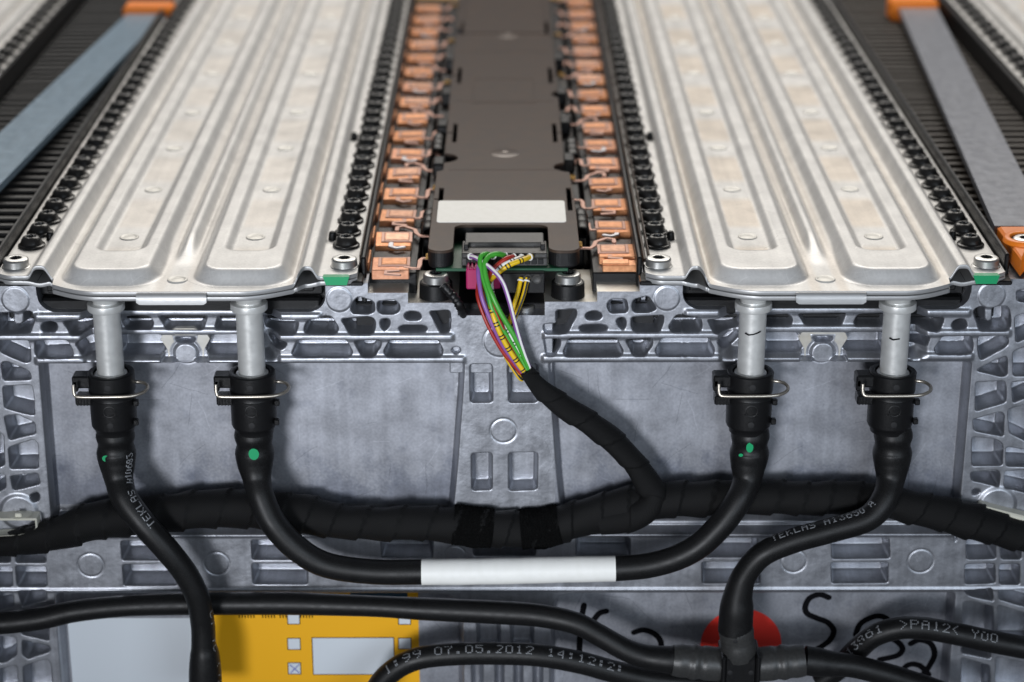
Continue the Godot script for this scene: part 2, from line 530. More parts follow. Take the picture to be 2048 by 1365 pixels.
func relief(called: String, parent: Node, m: Material, x0: float, x1: float, y0: float, top: Callable, roof_m: Material = null, left_top := 0.0, right_top := 0.0, step := 0.45) -> void:
	# one piece of the casting: x0..x1, from y0 up to top(x); with roof_m its upper edge runs back as a real top face
	var nu := int((x1 - x0) / step) + 2
	var P := PackedVector3Array(); var N := PackedVector3Array()
	var nv := int((top.call((x0 + x1) * 0.5) - y0) / step) + 2
	for j in nv:
		for i in nu:
			var x := lerpf(x0, x1, float(i) / (nu - 1))
			var yt: float = top.call(x)
			var y := lerpf(y0, yt, float(j) / (nv - 1))
			var z := hz(x, y)
			var near := yt - y
			if roof_m and near < 0.7: z -= 0.7 - sqrt(maxf(0.49 - (0.7 - near) * (0.7 - near), 0.0))
			P.append(Vector3(x, y, z))
			N.append(Vector3(hz(x - 0.3, y) - hz(x + 0.3, y), hz(x, y - 0.3) - hz(x, y + 0.3), 0.6).normalized())
	var mb := MB.new()
	mb.p = P; mb.n = N
	mb.uv.resize(P.size()); mb.c.resize(P.size())
	if called == "recessed_panel":      # harness shadow and grime painted into the colour above the harness, and a few blots
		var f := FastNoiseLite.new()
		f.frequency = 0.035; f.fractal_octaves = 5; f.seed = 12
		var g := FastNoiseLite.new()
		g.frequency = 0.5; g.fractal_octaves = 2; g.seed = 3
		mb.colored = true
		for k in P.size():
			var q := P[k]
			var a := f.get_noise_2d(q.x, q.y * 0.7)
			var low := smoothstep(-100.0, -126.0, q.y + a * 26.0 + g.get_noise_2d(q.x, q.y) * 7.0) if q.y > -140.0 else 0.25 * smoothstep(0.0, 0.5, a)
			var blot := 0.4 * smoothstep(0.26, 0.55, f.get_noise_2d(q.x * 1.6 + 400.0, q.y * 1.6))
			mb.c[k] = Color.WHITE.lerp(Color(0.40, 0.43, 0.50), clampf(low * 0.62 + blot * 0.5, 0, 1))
	for j in nv - 1:
		for i in nu - 1:
			var a := j * nu + i
			mb.ix.append_array([a, a + nu, a + 1, a + 1, a + nu, a + nu + 1])
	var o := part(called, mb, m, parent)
	if roof_m:
		var rb := MB.new()
		var Q := PackedVector3Array()
		for zz in [0.0, -2.0, -48.0]:
			for i in nu:
				var q := P[(nv - 1) * nu + i]
				Q.append(Vector3(q.x, q.y, q.z + zz))
		rb.grid(Q, nu, 3)
		for e in [[x0, -1.0, left_top], [x1, 1.0, right_top]]:      # the ends, where they stand above the neighbour
			var yt: float = top.call(e[0])
			if e[2] >= yt - 0.5: continue
			var z := hz(e[0], yt)
			var nx := Vector3(e[1], 0, 0)
			var a := Vector3(e[0], e[2], z); var b := Vector3(e[0], yt, z - 0.7)
			rb.tri(a, b, b + Vector3(0, 0, -48), nx, nx, nx); rb.tri(a, b + Vector3(0, 0, -48), a + Vector3(0, 0, -48), nx, nx, nx)
		var rm := MeshInstance3D.new()
		rm.name = "top_face"; rm.mesh = rb.mesh(Vector3.ZERO); rm.material_override = roof_m
		o.add_child(rm, true)

func build_casting() -> void:
	H.resize(HW * HH); H.fill(0.0)
	# the set-back middle runs behind the coolant pipes
	carve([-209.4, 11.9, -213.7, -47.4, -112.4, -47.5, -110.1, 11.8], -6.0, 6.5, 4.0)
	carve([104.8, 11.6, 106.9, -47.2, 212.8, -47.3, 208.7, 11.5], -6.0, 6.5, 4.0)
	# recessed panels
	carve([-234.1, -48.1, -19.9, -48.1, -20.4, -82.1, -27.0, -137.0, -27.9, -148.5, -234.6, -148.2], -9.5, 3.0, 2.0)
	carve([18.3, -48.2, 234.7, -47.9, 234.5, -148.9, 29.4, -148.6, 28.0, -129.9, 20.2, -80.7], -9.5, 3.0, 2.0)
	# ledge above the cross beam
	for j in HH:
		var y := HY + j * HS
		if y > -131.0 or y < -150.0: continue
		for i in HW:
			var x := HX + i * HS
			if x < -234.5 or x > 233.5: continue
			var s := smoothstep(-134.0, -139.5, y) * 0.55 + smoothstep(-140.5, -143.6, y) * 0.45
			var lip := 1.3 * exp(-pow((y + 144.2) / 1.0, 2))
			H[j * HW + i] = maxf(H[j * HW + i], lerpf(-9.5, 0.0, s)) + lip
	# lower panels
	carve([-236.1, -177.9, -34.3, -178.2, -27.5, -180.3, -22.5, -185.6, -22.3, -248.5, -237.0, -248.1], -9.5, 3.0, 2.0)
	carve([24.5, -186.6, 27.3, -180.7, 33.8, -178.4, 236.2, -178.4, 236.4, -248.9, 23.3, -248.6], -9.5, 3.0, 2.0)
	for j in HH:
		var y := HY + j * HS
		for i in HW:
			H[j * HW + i] += 0.7 * exp(-pow((y + 176.3) / 0.8, 2))
	# rounded beams that stand a little proud of the diagonal webs
	for b in [[-285.0, -211.0, -34.2], [-233.8, -210.2, -23.2], [-235.2, -211.1, -46.5], [-112.0, -92.1, -23.2], [-113.4, -26.3, -34.2], [-112.9, -20.6, -46.3],
			[19.4, 107.4, -33.4], [19.0, 107.8, -45.7], [90.0, 107.0, -21.6], [207.8, 231.4, -21.4], [207.8, 252.3, -32.3], [208.7, 234.5, -44.9],
			[-205.7, -120.5, -33.3], [115.5, 203.4, -32.2], [-206.6, -121.0, -46.0], [115.9, 204.2, -44.9], [-205.0, -120.1, -23.1], [115.0, 202.7, -22.3]]:
		for j in range(int((b[2] - 3.0 - HY) / HS), int((b[2] + 3.0 - HY) / HS) + 1):
			var g := 1.3 * exp(-pow((HY + j * HS - b[2]) / 1.9, 4.0))
			for i in range(maxi(int((b[0] - 2.0 - HX) / HS), 0), mini(int((b[1] + 2.0 - HX) / HS), HW - 1) + 1):
				var x := HX + i * HS
				H[j * HW + i] += g * smoothstep(-1.6, 1.0, minf(x - b[0], b[1] - x))
	var D := -14.0
	# bosses' cavities and the rib lattice, left to right
	for q in [
		[-251.4, -22.1, -236.1, -21.1, -235.0, -24.8, -237.7, -31.2, -252.2, -31.7], [-219.6, -26.2, -205.1, -25.4, -205.4, -29.6, -210.9, -32.0, -216.6, -32.0],
		[-252.1, -36.5, -239.4, -36.0, -238.5, -38.2, -239.0, -46.8, -240.8, -47.3, -252.1, -41.9], [-234.4, -36.6, -219.9, -36.0, -217.1, -42.0, -217.5, -44.1, -233.8, -44.6, -234.9, -43.0], [-214.3, -38.2, -212.4, -36.3, -204.9, -35.5, -205.3, -42.2, -211.0, -44.1],
		[-252.4, -48.7, -250.4, -47.9, -240.0, -53.0, -239.5, -56.3, -251.9, -56.8], [-252.5, -61.4, -239.4, -60.9, -238.8, -63.4, -239.3, -76.0, -241.1, -75.7, -252.7, -72.1], [-253.2, -77.9, -247.3, -77.1, -239.5, -81.2, -239.4, -86.2, -251.9, -89.5], [-252.6, -95.1, -240.3, -90.9, -238.9, -92.6, -239.7, -105.4, -252.7, -105.7], [-253.0, -111.3, -240.3, -109.7, -239.6, -114.5, -252.2, -117.8],
		[-257.5, -38.1, -254.5, -38.2, -255.7, -57.1, -259.2, -57.1], [-261.6, -84.5, -256.1, -87.8, -256.9, -104.0, -263.4, -105.4], [-263.8, -109.6, -257.2, -110.2, -257.3, -116.7, -264.8, -120.9],
		[-191.4, -27.7, -188.2, -25.3, -179.2, -25.3, -176.9, -28.5, -177.8, -31.2, -190.1, -31.4], [-172.9, -25.3, -149.9, -25.3, -152.0, -31.5, -169.8, -31.4], [-143.2, -25.6, -133.9, -25.6, -134.2, -31.5, -145.0, -31.5], [-120.3, -25.5, -104.1, -25.8, -103.7, -27.6, -105.3, -31.9, -115.3, -31.9, -119.7, -30.3],
		[-191.9, -35.5, -173.3, -35.5, -169.9, -42.0, -171.3, -43.6, -192.4, -43.6], [-149.0, -35.8, -134.4, -35.5, -134.8, -43.6, -151.1, -43.6], [-118.9, -33.5, -114.5, -35.6, -109.0, -36.2, -111.4, -40.2, -115.7, -40.2],
		[-97.9, -25.8, -88.4, -23.6, -86.6, -24.2, -83.8, -29.8, -84.9, -31.7, -99.3, -31.6, -99.8, -29.8], [-76.3, -19.1, -73.9, -14.4, -72.4, -13.6, -65.8, -16.0, -65.6, -20.2, -67.2, -21.3, -75.6, -21.0], [-62.6, -16.0, -54.6, -15.5, -52.9, -17.6, -53.2, -20.2, -54.7, -21.3, -61.7, -21.3, -62.9, -19.7],
		[-80.7, -25.3, -67.2, -24.2, -65.5, -25.5, -65.6, -30.3, -66.7, -31.9, -77.4, -31.9], [-36.6, -21.3, -28.1, -20.8, -27.6, -22.4, -28.0, -30.4, -29.5, -31.5, -32.0, -31.4],
		[-106.3, -43.2, -103.3, -36.2, -80.0, -36.2, -77.2, -42.4, -78.2, -44.0, -105.3, -44.0], [-74.8, -36.8, -63.0, -36.2, -62.6, -38.4, -66.0, -44.0, -71.5, -44.0], [-60.2, -42.4, -57.0, -36.2, -34.3, -36.3, -31.6, -41.9, -32.6, -44.1, -59.2, -44.0],
		[26.1, -20.9, 34.8, -20.3, 35.1, -22.5, 30.7, -31.3, 26.2, -31.5], [19.9, -28.3, 27.9, -27.8, 27.9, -31.5, 20.4, -31.5],
		[51.2, -17.7, 52.6, -15.3, 59.6, -15.1, 60.6, -17.7, 60.2, -20.6, 52.7, -20.9], [63.6, -17.7, 64.5, -15.1, 70.7, -13.5, 74.0, -17.7, 74.6, -19.3, 72.1, -20.6, 64.6, -20.6],
		[63.7, -24.6, 78.4, -23.6, 78.7, -25.2, 76.8, -31.0, 64.9, -31.0, 63.6, -29.2], [82.3, -29.2, 85.9, -23.3, 88.1, -23.1, 97.1, -25.2, 97.8, -29.5, 96.8, -31.1, 83.6, -31.0], [101.9, -26.0, 117.1, -25.2, 117.2, -29.2, 113.3, -31.6, 104.8, -31.6],
		[20.2, -35.8, 27.0, -35.8, 27.2, -38.5, 24.5, -43.6, 21.3, -43.6], [29.8, -42.5, 32.9, -35.3, 54.9, -35.3, 58.6, -42.0, 57.6, -43.9, 30.5, -43.9], [61.2, -36.4, 72.9, -35.3, 73.3, -38.5, 69.9, -43.7, 64.6, -43.6], [75.9, -42.0, 79.2, -35.3, 101.2, -35.4, 104.4, -41.3, 103.7, -43.7, 76.9, -43.7],
		[107.0, -37.0, 116.6, -33.2, 117.5, -35.9, 115.1, -38.6, 113.1, -40.7, 109.1, -40.7],
		[130.2, -25.9, 141.7, -24.8, 143.8, -27.5, 143.0, -30.2, 130.4, -30.2], [147.7, -24.8, 170.2, -24.3, 168.5, -29.7, 151.0, -29.7], [175.7, -28.4, 177.8, -24.9, 189.0, -24.4, 189.4, -30.0, 176.1, -30.2], [131.1, -35.0, 147.2, -34.8, 150.5, -41.0, 149.6, -42.6, 131.4, -42.6], [168.7, -41.5, 171.3, -35.1, 189.7, -34.8, 190.1, -42.1, 169.7, -42.4],
		[201.3, -24.8, 218.2, -24.8, 218.0, -28.0, 216.2, -30.9, 201.5, -28.5], [202.4, -34.4, 212.0, -34.9, 210.8, -39.2, 203.2, -38.7],
		[233.9, -21.1, 235.7, -19.2, 249.7, -19.0, 251.5, -22.7, 251.8, -29.4, 250.1, -30.4, 237.6, -30.4], [215.9, -41.4, 219.5, -35.0, 232.5, -34.7, 233.9, -37.4, 233.8, -42.2, 231.9, -43.0, 217.1, -43.0],
		[237.5, -35.0, 250.5, -34.5, 251.7, -37.1, 250.9, -39.3, 239.4, -46.3, 237.9, -42.8], [238.9, -52.5, 249.2, -46.3, 251.6, -45.8, 252.1, -48.2, 252.2, -55.0, 250.4, -55.5], [238.2, -59.9, 251.5, -59.3, 252.4, -61.2, 252.9, -69.5, 239.3, -74.1], [238.5, -80.2, 251.6, -76.1, 252.8, -77.2, 253.2, -88.2, 239.4, -85.2],
		[238.8, -90.2, 249.6, -91.0, 253.4, -93.8, 254.0, -104.4, 239.9, -104.7], [239.6, -109.8, 252.3, -108.7, 253.5, -110.4, 253.4, -116.3, 240.3, -113.2],
		[254.7, -10.8, 262.8, -9.5, 263.4, -16.6, 255.3, -14.8], [255.1, -24.3, 257.7, -23.0, 264.0, -23.3, 264.8, -32.9, 256.6, -36.6], [255.7, -43.1, 265.3, -38.8, 266.8, -55.0, 256.7, -55.0], [256.4, -59.9, 267.1, -58.8, 267.6, -64.8, 257.9, -69.5], [255.8, -74.7, 268.2, -70.8, 270.1, -93.0, 257.4, -86.6], [256.6, -95.8, 270.6, -98.0, 271.2, -105.3, 257.4, -105.0], [257.2, -109.2, 271.5, -108.4, 272.6, -121.1, 257.4, -117.1],
		[-253.8, -152.5, -239.8, -155.4, -240.1, -159.5, -254.4, -159.5], [-264.9, -151.0, -257.9, -151.0, -258.6, -159.4, -265.6, -159.4], [-254.7, -162.9, -240.4, -163.3, -240.7, -173.5, -254.8, -173.5], [-268.5, -163.2, -258.1, -163.2, -258.7, -173.5, -269.4, -173.5],
		[-198.8, -148.5, -172.6, -148.0, -173.2, -158.1, -198.9, -158.1], [-198.9, -162.2, -172.1, -161.9, -172.7, -173.0, -198.9, -173.0], [-131.1, -148.0, -103.4, -147.8, -104.3, -157.9, -131.3, -157.9], [-131.5, -161.7, -103.9, -161.7, -104.2, -172.3, -131.4, -172.2],
		[-64.0, -147.3, -38.0, -147.0, -38.7, -157.2, -63.7, -157.1], [-16.3, -147.4, 15.4, -147.1, 14.9, -155.8, -15.8, -155.8], [37.4, -146.9, 64.1, -146.6, 64.3, -156.5, 37.5, -156.4], [102.8, -147.2, 130.1, -147.0, 130.5, -156.8, 103.4, -156.8], [103.3, -161.2, 131.9, -160.9, 132.4, -172.0, 103.9, -172.0],
		[170.3, -147.3, 198.6, -147.1, 199.8, -157.5, 170.9, -157.8], [170.8, -161.6, 199.0, -161.3, 199.6, -171.9, 171.6, -172.1],
		[240.2, -148.6, 254.2, -148.3, 255.0, -157.9, 241.2, -158.2], [258.1, -150.7, 267.7, -150.4, 268.3, -158.2, 259.2, -158.2], [240.8, -162.6, 254.9, -162.3, 255.9, -172.2, 241.6, -172.8], [258.8, -162.6, 267.9, -162.6, 268.8, -173.1, 259.7, -173.1],
		[-254.6, -177.3, -241.5, -176.7, -241.3, -181.2, -253.2, -185.3], [-267.2, -177.6, -258.9, -178.8, -258.9, -185.3, -268.1, -188.2], [-254.9, -206.7, -241.8, -210.3, -242.2, -212.4, -253.4, -216.6, -255.6, -214.5], [-255.7, -222.4, -243.7, -218.2, -242.3, -220.6, -242.8, -240.4, -256.7, -240.4], [-269.5, -204.0, -259.6, -205.2, -259.8, -214.5, -266.0, -219.0, -270.8, -219.0], [-271.3, -225.1, -260.5, -222.1, -260.9, -240.4, -272.7, -240.3], [-254.5, -189.1, -241.3, -188.3, -242.2, -205.5, -255.1, -201.9],
		[241.7, -177.8, 254.7, -176.6, 255.8, -182.8, 243.2, -179.6], [259.5, -177.8, 277.5, -176.7, 278.5, -187.9, 259.9, -182.0], [241.5, -184.9, 245.4, -184.3, 256.1, -187.3, 257.6, -209.4, 242.8, -209.4], [260.0, -187.0, 279.0, -193.3, 280.4, -209.4, 261.6, -209.4], [243.2, -218.4, 257.1, -222.7, 258.6, -241.3, 244.4, -241.3], [261.5, -217.8, 281.6, -222.7, 283.3, -241.3, 262.9, -241.3], [242.5, -211.8, 256.9, -213.0, 257.2, -217.2, 242.9, -214.2]]:
		carve(q, D, 1.75, 1.4, 0.55)
	# narrow slots and through holes
	for q in [[-231.7, -27.5, -229.0, -25.6, -223.4, -26.2, -223.7, -31.0, -227.1, -32.0, -231.5, -31.2], [-62.5, -25.0, -57.3, -24.5, -56.8, -26.3, -59.4, -31.1, -60.9, -31.7, -62.4, -29.3], [-50.8, -22.9, -49.3, -20.8, -42.8, -20.8, -41.3, -22.9, -41.9, -25.3, -49.8, -25.3], [-53.9, -30.4, -52.4, -28.2, -39.4, -28.2, -38.2, -29.8, -39.5, -31.7, -52.9, -31.7], [-27.3, -40.3, -25.6, -39.5, -22.1, -39.8, -21.8, -41.9, -23.6, -43.8, -26.4, -43.5],
		[39.3, -23.5, 41.0, -20.9, 47.2, -20.6, 48.8, -23.0, 48.0, -25.1, 39.8, -25.1], [36.1, -29.7, 37.4, -28.1, 50.3, -27.8, 52.1, -29.4, 50.6, -31.3, 37.4, -31.5], [55.0, -25.1, 59.7, -23.6, 60.7, -25.2, 60.6, -29.2, 59.1, -31.3, 57.4, -30.5], [222.5, -28.0, 224.3, -25.3, 229.2, -24.8, 231.2, -28.0, 230.9, -30.1, 223.4, -30.7], [-245.1, -121.5, -240.0, -119.3, -239.7, -124.4, -243.1, -125.5], [240.0, -118.8, 244.3, -118.3, 245.3, -120.3, 240.8, -122.8]]:
		carve(q, -20.0, 2.4, 2.5)
	# column pockets
	for q in [[-17.6, -49.2, -6.6, -49.0, -6.4, -69.7, -17.5, -69.9], [1.4, -49.2, 16.3, -49.0, 16.4, -69.7, 1.9, -70.0], [-17.2, -98.2, -6.8, -97.9, -6.8, -118.5, -17.1, -119.0], [1.9, -97.9, 16.5, -97.7, 16.3, -118.5, 1.9, -119.1]]:
		carve(q, -10.0, 2.0, 2.0)
	for q in [[-15.5, -187.4, -2.8, -187.5, -2.4, -210.8, -15.1, -210.7], [2.4, -187.5, 15.0, -187.5, 15.1, -210.8, 2.7, -210.8], [-18.3, -214.9, -11.9, -215.0, -12.1, -242.3, -17.9, -242.3], [-5.6, -215.0, -0.8, -215.0, -0.8, -242.4, -5.6, -242.4], [4.5, -215.0, 9.3, -215.0, 9.3, -242.4, 4.5, -242.4], [14.6, -215.0, 19.9, -215.0, 20.0, -242.4, 14.7, -242.4]]:
		carve(q, -6.0, 2.4, 1.5)
	var pads := []
	# bosses inside the set-back band and half-round ones at the cavities
	carve([-246.2, -14.2, -237.3, -14.2, -238.8, -29.6, -247.3, -29.6], -1.2, 2.5, 2.5)
	carve([236.4, -12.1, 244.1, -12.1, 245.2, -28.6, 238.0, -28.6], -1.2, 2.5, 2.5)
	for b in [[372, 706], [1645, 704]]:
		var o: Vector3 = Vector3(-160.8, -44.9, -6.0) if b[0] == 372 else Vector3(160.0, -44.8, -6.0)
		carve([o.x - 12.0, o.y - 2.6, o.x - 10.5, o.y + 4.0, o.x - 6.0, o.y + 10.2, o.x + 6.0, o.y + 10.2, o.x + 10.5, o.y + 4.0, o.x + 12.0, o.y - 2.6], -5.7, 1.0, 1.0)
		carve([o.x - 5.4, o.y + 8.4, o.x + 5.4, o.y + 8.4, o.x + 4.2, o.y + 5.2, o.x - 4.2, o.y + 5.2], -10.5, 1.8, 1.8)
		round_boss(o.x, o.y, 6.9, -4.2, 2.0)
		disc(o.x, o.y, 6.9, 0.0, 0.25)
	# ejector marks
	disc(-243.0, -14.2, 7.0, 0.35); disc(-82.4, -14.2, 6.6, 0.35); disc(80.4, -13.7, 6.6, 0.35); disc(241.7, -12.4, 7.0, 0.35)
	disc(-0.9, -85.4, 6.6, 0.0); disc(-2.5, -36.6, 8.4, 0.25)
	disc(-216.1, -161.6, 6.7, 0.0); disc(-150.4, -160.7, 6.5, 0.0); disc(150.4, -159.8, 6.5, 0.0); disc(216.6, -159.8, 6.7, 0.0); disc(-26.2, -156.4, 5.5, 0.0)
	for b in [Vector3(-160.8, -44.9, -6.0), Vector3(160.0, -44.8, -6.0)]:
		var pad := PackedVector2Array()
		for q in [[9.0, 1.8], [9.3, -2.0], [12.4, -7.6], [11.2, -10.2], [8.6, -12.2], [4.4, -13.4], [-4.4, -13.4], [-8.6, -12.2], [-11.2, -10.2], [-12.4, -7.6], [-9.3, -2.0], [-9.0, 1.8]]: pad.append(Vector2(q[0], q[1]))
		var cut := PackedVector2Array()
		for k in 32: cut.append(Vector2.from_angle(TAU * k / 32.0) * 8.3)
		pad = Geometry2D.clip_polygons(pad, cut)[0]
		pad = Geometry2D.clip_polygons(pad, PackedVector2Array([Vector2(-6.4, -9.6), Vector2(-5.0, -3.0), Vector2(5.0, -3.0), Vector2(6.4, -9.6)]))[0]
		pads.append([pad, Vector3(b.x, b.y, -5.75)])
	# clip bosses at the side columns
	round_boss(-250.9, -130.4, 10.5, 1.2, 2.5); round_boss(253.8, -127.0, 10.5, 1.2, 2.5)

	var t := thing("battery_housing", "grey cast aluminium housing wall with a triangular rib lattice and recessed panels", "battery housing", Vector3.ZERO)
	var yb: float = -48.2
	var flat := func(y: float) -> Callable: return func(_x: float) -> float: return y
	var dip := func(xa: float, xb: float, ya: float) -> Callable:
		return func(x: float) -> float:
			var e := minf(x - xa, xb - x)
			return ya + (9.0 - sqrt(maxf(81.0 - (9.0 - e) * (9.0 - e), 0.0)) if e < 9.0 else 0.0)
	var strips := [["rib_lattice", -285.0, -232.4, -5.8, 0], ["rib_lattice", -232.4, -89.0, -21.0, 1], ["rib_lattice", -89.0, -68.0, -5.8, 0], ["rib_lattice", -68.0, -48.2, -11.0, 2], ["rib_lattice", -48.2, -23.5, -16.3, 2],
			["centre_column", -23.5, 19.8, -23.0, 0], ["rib_lattice", 19.8, 45.8, -15.8, 2], ["rib_lattice", 45.8, 66.8, -10.4, 2], ["rib_lattice", 66.8, 88.1, -4.9, 0], ["rib_lattice", 88.1, 231.5, -19.8, 1], ["rib_lattice", 231.5, 285.0, -4.0, 0]]
	for k in strips.size():
		var s: Array = strips[k]
		var top: Callable = dip.call(s[1], s[2], s[3]) if s[4] == 1 else flat.call(s[3])
		relief(s[0], t, M.cast, s[1], s[2], yb, top, M.machined if s[4] == 2 else M.cast, strips[k - 1][3] if k > 0 else 0.0, strips[k + 1][3] if k + 1 < strips.size() else 0.0)
	var yl: float = -131.0
	var ym: float = -178.3
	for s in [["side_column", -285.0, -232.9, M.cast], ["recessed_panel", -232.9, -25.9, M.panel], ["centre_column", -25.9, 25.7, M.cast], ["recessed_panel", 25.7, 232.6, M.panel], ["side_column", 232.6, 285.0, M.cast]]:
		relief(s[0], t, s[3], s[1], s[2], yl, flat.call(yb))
	relief("cross_beam", t, M.cast, -285.0, 285.0, ym, flat.call(yl))
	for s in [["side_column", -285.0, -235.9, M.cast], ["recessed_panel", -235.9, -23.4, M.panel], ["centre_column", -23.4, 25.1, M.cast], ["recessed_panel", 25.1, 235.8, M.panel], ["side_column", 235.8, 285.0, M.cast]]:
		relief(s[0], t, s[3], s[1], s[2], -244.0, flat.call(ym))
	for q in pads:
		var pb := MB.new()
		pb.prism(q[0], -3.0, 0.3, 0.12, FRONT, q[1])
		part("machined_pad", pb, M.machined, t)
	for e in [-1.0, 1.0]:      # the wall goes on past the frame
		var wb := MB.new()
		wb.box(Vector3(e * 362.0, -124.0, -9.0), Vector3(154.0, 240.0, 14.0), 1.5)
		part("side_wall", wb, M.cast, t)
	# floor and back of the screw recess in the middle
	var rb := MB.new()
	rb.box(Vector3(-2, -40, -16), Vector3(52, 30, 26), 0.5)
	part("recess_floor", rb, M.cast, t)

# ---------------------------------------------------------------- cooling plates
func rrect(x: float, z: float, cx: float, hw: float, z1: float, r: float) -> float:   # distance to a channel that ends at z1
	var qx := absf(x - cx) - hw + r
	var qz := z - z1 + r
	return Vector2(maxf(qx, 0), maxf(qz, 0)).length() + minf(maxf(qx, qz), 0) - r

const PW := 178.0
func front_edge(u: float) -> float:
	if u < 29.0: return 5.5 - 5.0 * pow(clampf((9.0 - u) / 9.0, 0, 1), 2)
	if u > 148.5: return 6.5 - 5.0 * pow(clampf((u - 169.0) / 9.0, 0, 1), 2) if u > 159.0 else lerpf(14.5, 7.0, smoothstep(148.5, 153.0, u))
	var a := smoothstep(29.0, 54.0, u); var b := smoothstep(148.5, 122.0, u)
	return 13.0 + 11.5 * sqrt(clampf(minf(a, b), 0, 1))

func plate_height(u: float, z: float) -> float:
	var h := 0.0
	for a in [22.0, 153.5]:
		h += 5.4 * exp(-pow(absf(u - a) / 4.3, 4.0))
	if u > 26.5 and u < 149.5: h -= 1.6 * smoothstep(26.5, 29.0, u) * smoothstep(149.5, 147.0, u)
	for c in [57.0, 122.0]:
		var d := rrect(u, z, c, 24.5, 15.5, 16.0)
		h += 6.8 * smoothstep(0.6, -6.6, d)
		d = rrect(u, z, c + 0.5, 12.8, -19.0, 8.5)
		h -= 3.3 * smoothstep(0.6, -4.2, d)
	var f := smoothstep(-12.0, -55.0, z)
	h += f * (5.0 * exp(-pow(absf(u - 89.5) / 4.0, 2.6)) + 1.2 * exp(-pow((u - 81.5) / 1.6, 2)) + 1.2 * exp(-pow((u - 97.0) / 1.6, 2)))
	return h

func cooling_plate(xo: float, sg: float, label: String, marks: Array) -> Node3D:
	var at := Vector3(xo + sg * PW * 0.5, 0, -300)
	var t := thing("cooling_plate", label, "cooling plate", at, "stamped cooling plates")
	var zs := [-662.0]
	while zs[-1] < -72.0: zs.append(zs[-1] + (8.0 if zs[-1] < -300.0 else 5.0))
	while zs[-1] < -1.0: zs.append(minf(zs[-1] + 0.85, 0.0))
	var P := PackedVector3Array(); var Cc := PackedColorArray()
	var nu := int(PW / 0.8) + 1
	var dents := RandomNumberGenerator.new(); dents.seed = 5
	for z0 in zs:
		for i in nu:
			var u := PW * i / (nu - 1)
			var z: float = z0 + front_edge(u) * clampf(1.0 + z0 / 70.0, 0, 1)
			P.append(Vector3(xo + sg * u, plate_height(u, z), z))
			# heat tint where the sheet was brazed to the channel floor between the weld points
			var warm := 0.0
			for c in [57.5, 122.5]:
				var w := smoothstep(9.5, 7.5, absf(u - c))
				var zz := fposmod(z + 49.0, 81.0)
				warm = maxf(warm, w * smoothstep(11.0, 22.0, minf(zz, 81.0 - zz)) * smoothstep(-18.0, -24.0, z))
			for c in [31.5, 83.0, 96.5, 147.0]:
				warm = maxf(warm, 0.55 * smoothstep(4.0, 1.0, absf(u - c)))
			Cc.append(Color(1, 1, 1).lerp(Color(0.98, 0.87, 0.75), warm * (0.35 if sg > 0 else 0.8)))
	var mb := MB.new()
	mb.grid(P, nu, zs.size(), sg > 0, false, Cc)
	mb.ix.reverse()
	for k in mb.n.size():
		if mb.n[k].y < 0: mb.n[k] = -mb.n[k]
	# fix winding: clockwise from above
	var q := mb.ix
	for k in range(0, q.size(), 3):
		var g := (mb.p[q[k + 1]] - mb.p[q[k]]).cross(mb.p[q[k + 2]] - mb.p[q[k]])
		if g.y > 0: var s := q[k + 1]; q[k + 1] = q[k + 2]; q[k + 2] = s
	mb.ix = q
	part("upper_sheet", mb, M.plate, t)
	# the sheet's cut front edge, and the flat sheet brazed below it
	var eb := MB.new(); var lb := MB.new()
	var last := (zs.size() - 1) * nu
	var E := PackedVector3Array()
	for k in [0.0, 0.35, 1.6, 2.1]:
		for i in nu:
			var v := P[last + i]
			E.append(Vector3(v.x, v.y - k, v.z + (0.3 if k > 0.0 and k < 2.0 else 0.0)))
	eb.grid(E, nu, 4, sg > 0)
	part("cut_edge", eb, M.edge, t)
	var L := PackedVector3Array()
	for k in [[0.0, -70.0], [0.0, -0.6], [-0.3, -0.2], [-2.0, -0.2], [-2.3, -0.6], [-2.3, -70.0]]:
		for i in nu:
			var u := PW * i / (nu - 1)
			var sag := 0.0
			for a in [22.0, 153.5]: sag += 1.3 * exp(-pow((u - a) / 4.5, 2))
			var mid := 1.6 * smoothstep(26.5, 29.0, u) * smoothstep(149.5, 147.0, u)
			L.append(Vector3(xo + sg * u, -2.3 - mid - sag + k[0], front_edge(u) + k[1]))
	lb.grid(L, nu, 6, sg < 0)
	part("lower_sheet", lb, M.edge, t)
	# folded lip between the two pipes
	var fb := MB.new()
	var xm := xo + sg * 89.5
	var S := PackedVector3Array()
	for k in 7:
		var a := PI * 0.5 * k / 6.0
		for i in 25:
			var e := absf(i - 12.0) / 12.0
			var rr := 4.6 * (1.0 - 0.25 * smoothstep(0.9, 1.0, e))
			S.append(Vector3(xm + (i - 12) * 1.42, -1.9 - (1.0 - cos(a)) * rr - (0.0 if k < 6 else 1.0), 23.4 + sin(a) * 2.4))
	fb.grid(S, 25, 7, false)
	part("folded_lip", fb, M.edge, t)
	for z in [-49.0, -131.0, -212.0, -292.0, -389.0, -475.0, -556.0]:
		for c in [57.5, 122.5]: stamp("weld_rivet", rivet_mesh, M.rivet, t, Vector3(xo + sg * c, plate_height(c, z) - 0.1, z))
	stamp("weld_rivet", rivet_mesh, M.rivet, t, Vector3(xo + sg * 90.0, -1.5, 6.5))
	for k in 30:
		var z := -40.5 - 20.35 * k
		stamp("dome_screw", screw_mesh, M.blackened, t, Vector3(xo + sg * 9.0 + rng.randf_range(-0.3, 0.3), 0.05, z), rng.randf() * TAU)
		stamp("dome_screw", screw_mesh, M.blackened, t, Vector3(xo + sg * 169.5 + rng.randf_range(-0.3, 0.3), 0.05, z), rng.randf() * TAU)
	for c in [7.6, 171.0]: bolt(t, Vector3(xo + sg * c, 0.0, -9.5), "corner_bolt")
